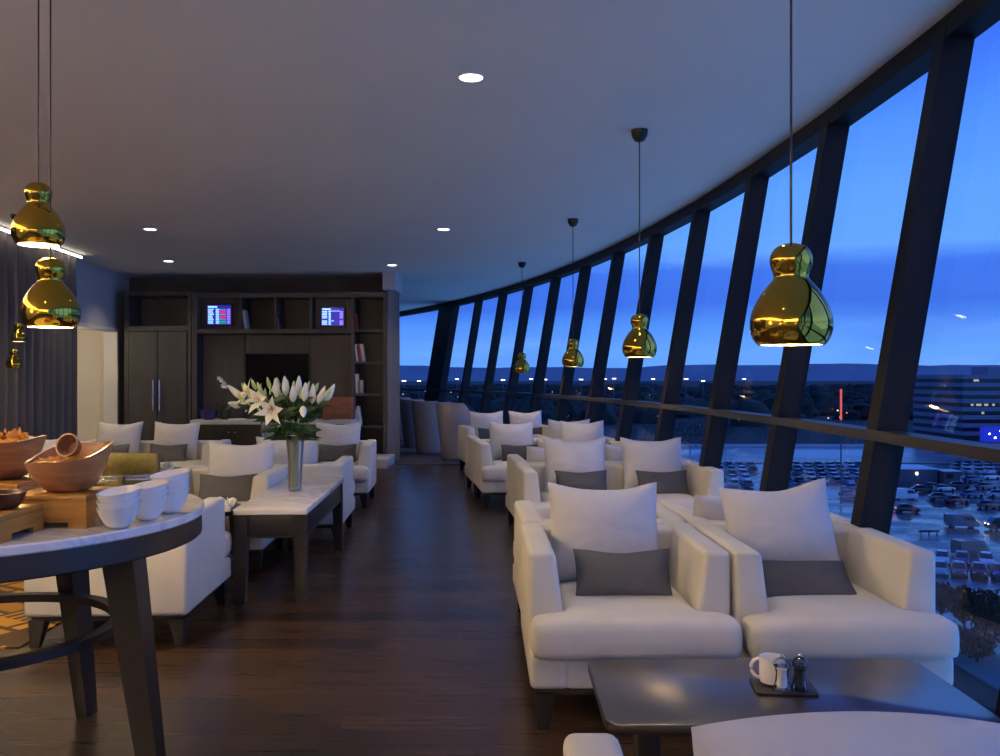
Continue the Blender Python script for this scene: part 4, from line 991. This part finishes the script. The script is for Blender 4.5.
for i, (x, y, c, lb) in enumerate([(922,492,'dark','dark car left of the middle parked bunch below the hut'), (932,489,'dark','black car behind the left end of the middle parked bunch'), (944,491,'silver','silver car in the middle parked bunch below the hut'),
        (940,500,'grey','grey car at the left front of the middle parked bunch'), (957,503,'red','red car at the centre front of the middle parked bunch'), (972,497,'blue','blue car at the right of the middle parked bunch'), (959,488,'dark','dark car at the right back of the middle parked bunch'),
        (990,479,'white','white car parked at the far right before the distant rows'), (973,482,'blue','blue car right beside the hut kiosk'), (999,497,'silver','silver car at the right picture edge behind the red one'), (990,508,'red','red car near the right picture edge, alone on the lane side'), (986,489,'grey','grey car alone near the right picture edge, far side of the lane')]):
    X, Y = at_g(x, y); full_car('car', c, lb, X, Y, .15 if i % 3 else -.2)
FAR = {}
def far_mesh(c):
    b = B(); t = car_body(); me = bpy.data.meshes.new('t')
    parts = [(car_body(), 0), (car_cabin(), 1), (car_roof(), 0)]
    for q, mi in parts:
        for f in q.faces: f.material_index = mi
        me = bpy.data.meshes.new('t'); q.to_mesh(me); q.free(); b.from_mesh(me); bpy.data.meshes.remove(me)
    t.free(); o = obj('t', b, [car_paint[c], car_glass], ang=30); me = o.data; bpy.data.objects.remove(o); return me
RR = random.Random(11)
def lot(x0, x1, y0, y1, nrow, where, rz, gap=2.7, fill=.9):
    d0, d1 = gd(y0), gd(y1)
    for r in range(nrow):
        d = d0+(d1-d0)*r/max(1, nrow-1); a, e = px(x0, d), px(x1, d); n_ = int((e-a)/gap)
        for i in range(n_+1):
            if RR.random() > fill: continue
            c = RR.choice(['silver', 'dark', 'white', 'grey', 'blue', 'silver', 'dark'])
            if c not in FAR: FAR[c] = far_mesh(c)
            o = bpy.data.objects.new('parked_car', FAR[c]); C.objects.link(o)
            o.location = (a+gap*i+RR.uniform(-.12, .12), d+RR.uniform(-.5, .5), GZ); o.rotation_euler = (0, 0, rz+(PI if RR.random() < .4 else 0))
            tag(o, '%s car parked in the %s' % (c, where), 'car', '%s cars in the %s' % (c, where))
lot(786, 872, 483, 467, 5, 'packed rows seen right of the pendant post', PI/2+.12)
lot(708, 752, 486, 467, 5, 'rows seen between the two mullions left of the big pendant', PI/2+.12)
lot(956, 1003, 473, 465.5, 3, 'distant rows at the right picture edge under the rail', PI/2-.1)
lot(851, 872, 497, 490, 2, 'short rows right beside the thick near mullion', .2, 5.2)
lot(640, 690, 470, 462, 3, 'dim rows far left of the big pendant', PI/2+.1, 2.8, .7)
# huts
X, Y = at_g(918, 482)
t = thing('service_hut', 'long low hut with flat white roof in the car park', 'hut', (X, Y+4, GZ))
b = B(); bx(b, -4.6, 4.4, -4, 5, 0, 2.8); obj('walls', b, mat('hut_grey', (92,96,104), .7), t, False)
b = B(); bx(b, -4.8, 4.6, -4.2, 5.2, 2.8, 3.0); obj('roof', b, mat('hut_white_roof', (220,224,228), .35), t, False)
b = B(); ell(b, (-.3, -4.1, 1.9), (.3, .12, .35)); obj('wall_lamp', b, mat('wall_lamp_glass', (255,250,240), .4, emit=(255,245,225), es=5), t)
X, Y = at_g(952, 483)
t = thing('ticket_kiosk', 'small square kiosk with pale roof right of the long hut', 'kiosk', (X, Y+2, GZ))
b = B(); bx(b, -1.8, 1.8, -2, 2, 0, 2.5); obj('walls', b, mat('kiosk_green_grey', (76,84,84), .7), t, False)
b = B(); bx(b, -2, 2, -2.2, 2.2, 2.5, 2.7); obj('roof', b, MATS['hut_white_roof'], t, False)
b = B(); bx(b, -1.2, .2, -2.05, -2.0, 1.0, 2.0); obj('window', b, car_glass, t, False)
# crash barrier
X, Y = at_g(929, 536)
t = thing('crash_barrier', 'short dark rail on three posts at the kerb of the wet road', 'barrier', (X, Y, GZ), .05)
b = B(); bx(b, -1.6, 1.6, -.06, .06, .55, .85, .02); obj('rail', b, black_m, t)
for q in (-1.2, 0, 1.2):
    b = B(); bx(b, q-.07, q+.07, -.06, .06, 0, .6); obj('post', b, black_m, t)
# office block
OX0, OX1, OD = px(963, 330), px(1050, 330), 330
t = thing('office_block', 'seven storey office block with long window bands at the right edge', 'building', (OX0, OD, GZ))
zr = 2.5-GZ; conc = mat('pale_concrete', (128,132,146), .8, var=.05, vscale=.3)
b = B(); bx(b, .3, OX1-OX0-.3, .3, 40, 0, zr-.1); obj('core', b, mat('dark_core', (30,34,44), .6), t, False)
LW_ = mat('lit_office_window', (240,220,150), .4, emit=(230,214,140), es=.55); winm = mat('dark_office_window', (18,24,38), .12)
for i in range(8):
    z1_ = zr-3.05*i
    b = B(); bx(b, 0, OX1-OX0, 0, 40, z1_-1.6, z1_); obj('storey_band', b, conc, t, False)
    if i < 7:
        b = B(); bx(b, .15, OX1-OX0-.15, .12, .3, z1_-3.05, z1_-1.6); wb_ = obj('window', b, winm, t, False)
        lit = {0: [(4, 6)], 3: [(3, 4), (5, 7), (8, 9.5), (11, 12), (14, 15.5), (17, 18.5)], 4: [(7, 8)], 1: [(18, 19)]}.get(i, [])
        if lit:
            b = B()
            for u0, u1 in lit: bx(b, u0, u1, .08, .125, z1_-2.6, z1_-1.8)
            obj('lit_pane', b, LW_, wb_, False)
b = B(); bx(b, px(994, 330)-OX0, OX1-OX0-2, 4, 16, zr, zr+3); obj('roof_plant', b, conc, t, False)
t = thing('glazed_porch', 'blue lit glass porch at the foot of the office block', 'porch', (px(984, 318), 318, GZ))
b = B(); prism(b, [(0, 0), (9, 0), (9, 5), (1.2, 5)], 0, 5.6); obj('glazing', b, mat('blue_lit_glass', (30,40,160), .2, emit=(40,60,230), es=.55), t, False)
b = B(); bx(b, -.2, 9.2, -.2, 5.2, 5.6, 5.9); obj('roof', b, conc, t, False)
b = B()
for q, zq in ((2, 3), (4, 1.6), (6, 4), (7, 2)): ell(b, (q, -.1, zq), (.35, .12, .3), 8, 6)
obj('lamp', b, head_l, t)
# tall mast with red lit upper length
d = gd(501)
t = thing('mast', 'tall thin mast with red lit top beside the thick near mullion', 'mast', (px(841, d), d, GZ))
zt_ = H+(378-389)*d/F-GZ; zm = H+(378-420)*d/F-GZ
obj('pole', tube(B(), [(0, 0, 0), (0, 0, zm)], .14, 8), mat('mast_grey', (90,92,98), .5), t)
obj('lit_tube', tube(B(), [(0, 0, zm), (0, 0, zt_)], .2, 8), mat('red_tube', (255,110,80), .5, emit=(255,96,70), es=.8), t)
# floodlight masts
FL = [(404,381,'first floodlight mast from the left, by the shelving drape'), (419,381,'second floodlight mast from the left, before the dark pier'), (457,379,'floodlight mast right of the dark pier'), (503,380,'floodlight mast left of the farthest pendant'),
      (531,379,'floodlight mast just right of the farthest pendant'), (545,379.5,'floodlight mast second right of the farthest pendant'), (581,379.5,'floodlight mast below the third pendant'), (605,379,'left of the close pair of floodlight masts'), (614,378.6,'right of the close pair of floodlight masts'),
      (653,379,'floodlight mast right of the second pendant'), (686,379,'floodlight mast right beside the mullion after the second pendant'), (703,381,'lower floodlight mast between the second and the big pendant'), (744,379,'floodlight mast left below the big pendant'), (793,380,'floodlight mast right below the big pendant')]
fl_m = mat('floodlight', (255,240,235), .4, emit=(255,226,220), es=5)
proto = None
for i, (x, y, lb) in enumerate(FL):
    d = 620+40*(i*7 % 5); hh = H+(378-y)*d/F-GZ
    t = thing('floodlight_mast', lb, 'floodlight', (px(x, d), d, GZ), group='apron floodlights')
    obj('pole', tube(B(), [(0, 0, 0), (0, 0, hh)], .28, 6), mat('mast_grey', (90,92,98), .5), t)
    b = B()
    for q in (-1.5, 0, 1.5): ell(b, (q*.7, -.3, hh), (.5, .4, .4), 8, 6)
    obj('lamp_head', b, fl_m, t)
# town lights, belts of trees, hills
R = random.Random(21); b = B(); b2 = B()
for i in range(330):
    d = R.choice([R.uniform(330, 700), R.uniform(600, 1150)]); x = px(R.uniform(390, 1005), d); s = d/F*R.choice([.28, .35, .45, .7])
    if x > 165 and d > 320: continue
    ell(b if R.random() < .75 else b2, (x, d, GZ+R.uniform(1, 9)), (s, s, s*.8), 6, 4)
tag(obj('town_lights', b, mat('town_lamp', (255,244,220), .4, emit=(255,236,205), es=3)), 'countless pale lights of the town and airfield below the hills', 'lights', kind='stuff')
tag(obj('amber_lights', b2, mat('amber_lamp', (255,150,80), .4, emit=(255,130,80), es=2)), 'scattered amber and red lights among the pale town lights', 'lights', kind='stuff')
tree_m = mat('dark_foliage', (30,44,34), .95, var=.35, vscale=.4)
def clump(bm, x, y, z, rx, rz_, R, n=1):
    for _ in range(n): 
        t = bmesh.ops.create_icosphere(bm, subdivisions=2, radius=1)
        off = [R.uniform(0, 6) for _ in range(3)]
        for v in t['verts']:
            c = v.co; k = 1+.22*math.sin(3*c.x+off[0])*math.sin(4*c.y+off[1])+.15*math.sin(6*c.z+off[2]); v.co = Vector((x+c.x*rx*k, y+c.y*rx*k, z+c.z*rz_*k))
b = B()
for i in range(420):
    d = R.uniform(430, 1250); X = px(R.uniform(370, 1040), d)
    if abs(d-780) < 85 and abs(X) < 210: continue
    if X > 150 and d < 480: continue
    clump(b, X, d, GZ+2, R.uniform(5, 13), R.uniform(4, 11), R)
for i in range(60):
    d = 1400+R.uniform(-60, 60); clump(b, px(360+12*i, d), d, GZ+3, 24, R.uniform(8, 12), R)
tag(obj('tree_belts', b, tree_m), 'dark belts of trees across the plain below the hills', 'trees', kind='stuff')
def bush(x, y, h_, r, label, seed, cat='tree'):
    R = random.Random(seed); t = thing('tree', label, cat, (x, y, GZ+.1), group=None)
    b = B(); tube(b, [(0, 0, 0), (.1, .05, h_*.4), (.0, .1, h_*.7)], [.16, .12, .05], 6); obj('trunk', b, mat('bark', (44,38,32), .9), t)
    b = B()
    for i in range(700):
        d = Vector((R.gauss(0, 1), R.gauss(0, 1), R.gauss(0, 1))).normalized(); q = d*(R.random()**.4)
        p = Vector((q.x*r*(1+.25*math.sin(5*d.y+seed)), q.y*r, h_*.58+q.z*h_*.42)); M = Euler((R.random()*6, R.random()*6, R.random()*6)).to_matrix(); s = .16+.14*R.random()
        b.faces.new([b.verts.new(p+M @ Vector(c)) for c in ((-s, 0, 0), (0, -s*.6, .03), (s, 0, 0), (0, s*.6, .03))])
    obj('foliage', b, tree_m, t, False)
for i, (x, y, dd, h_, r, lb) in enumerate([(941,604,0,3.4,1.3,'dark tree outside the window right of the near armchair arm'), (964,616,0,4.0,1.4,'dark tree outside, second from the near armchair'), (985,626,0,4.4,1.5,'dark tree outside, third from the near armchair'), (1004,642,0,5.6,1.8,'tall dark tree outside at the right picture edge'),
        (946,640,0,2.6,1.4,'low dark bush outside above the pale terrace strip'), (977,652,0,3.0,1.3,'round dark bush outside, before the tall tree at the picture edge')]):
    d = gd(y+14); bush(px(x, d), d, h_, r, lb, i+3)
for i, (x, y, h_, r, lb) in enumerate([(704,447,11,7,'dark tree beside the apron, left of the mullion before the big pendant'), (724,443,9,6,'dark tree beside the apron right behind its neighbour by the mullion'), (765,441,9,7,'dark round tree left of the big pendant post, beyond the apron'), (655,450,11,9,'dark tree beyond the apron under the rail, left group'), (690,453,10,7,'dark tree beyond the apron under the rail, right of the left group')]):
    d = gd(y); bush(px(x, d), d, h_, r, lb, i+20)
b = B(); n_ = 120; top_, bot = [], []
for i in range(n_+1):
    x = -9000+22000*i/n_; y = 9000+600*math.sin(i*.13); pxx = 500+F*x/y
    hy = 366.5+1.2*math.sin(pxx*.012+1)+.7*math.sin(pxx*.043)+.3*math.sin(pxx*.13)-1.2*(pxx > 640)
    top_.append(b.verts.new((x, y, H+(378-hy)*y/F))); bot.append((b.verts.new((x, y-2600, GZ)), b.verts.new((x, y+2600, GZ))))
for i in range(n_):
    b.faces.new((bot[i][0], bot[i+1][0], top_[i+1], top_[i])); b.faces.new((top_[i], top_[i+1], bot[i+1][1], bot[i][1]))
hl = struct('hills', b, mat('far_hills', (128,140,150), .95, var=.1, vscale=.001), smooth=True)  # distance haze is put into this pale base colour
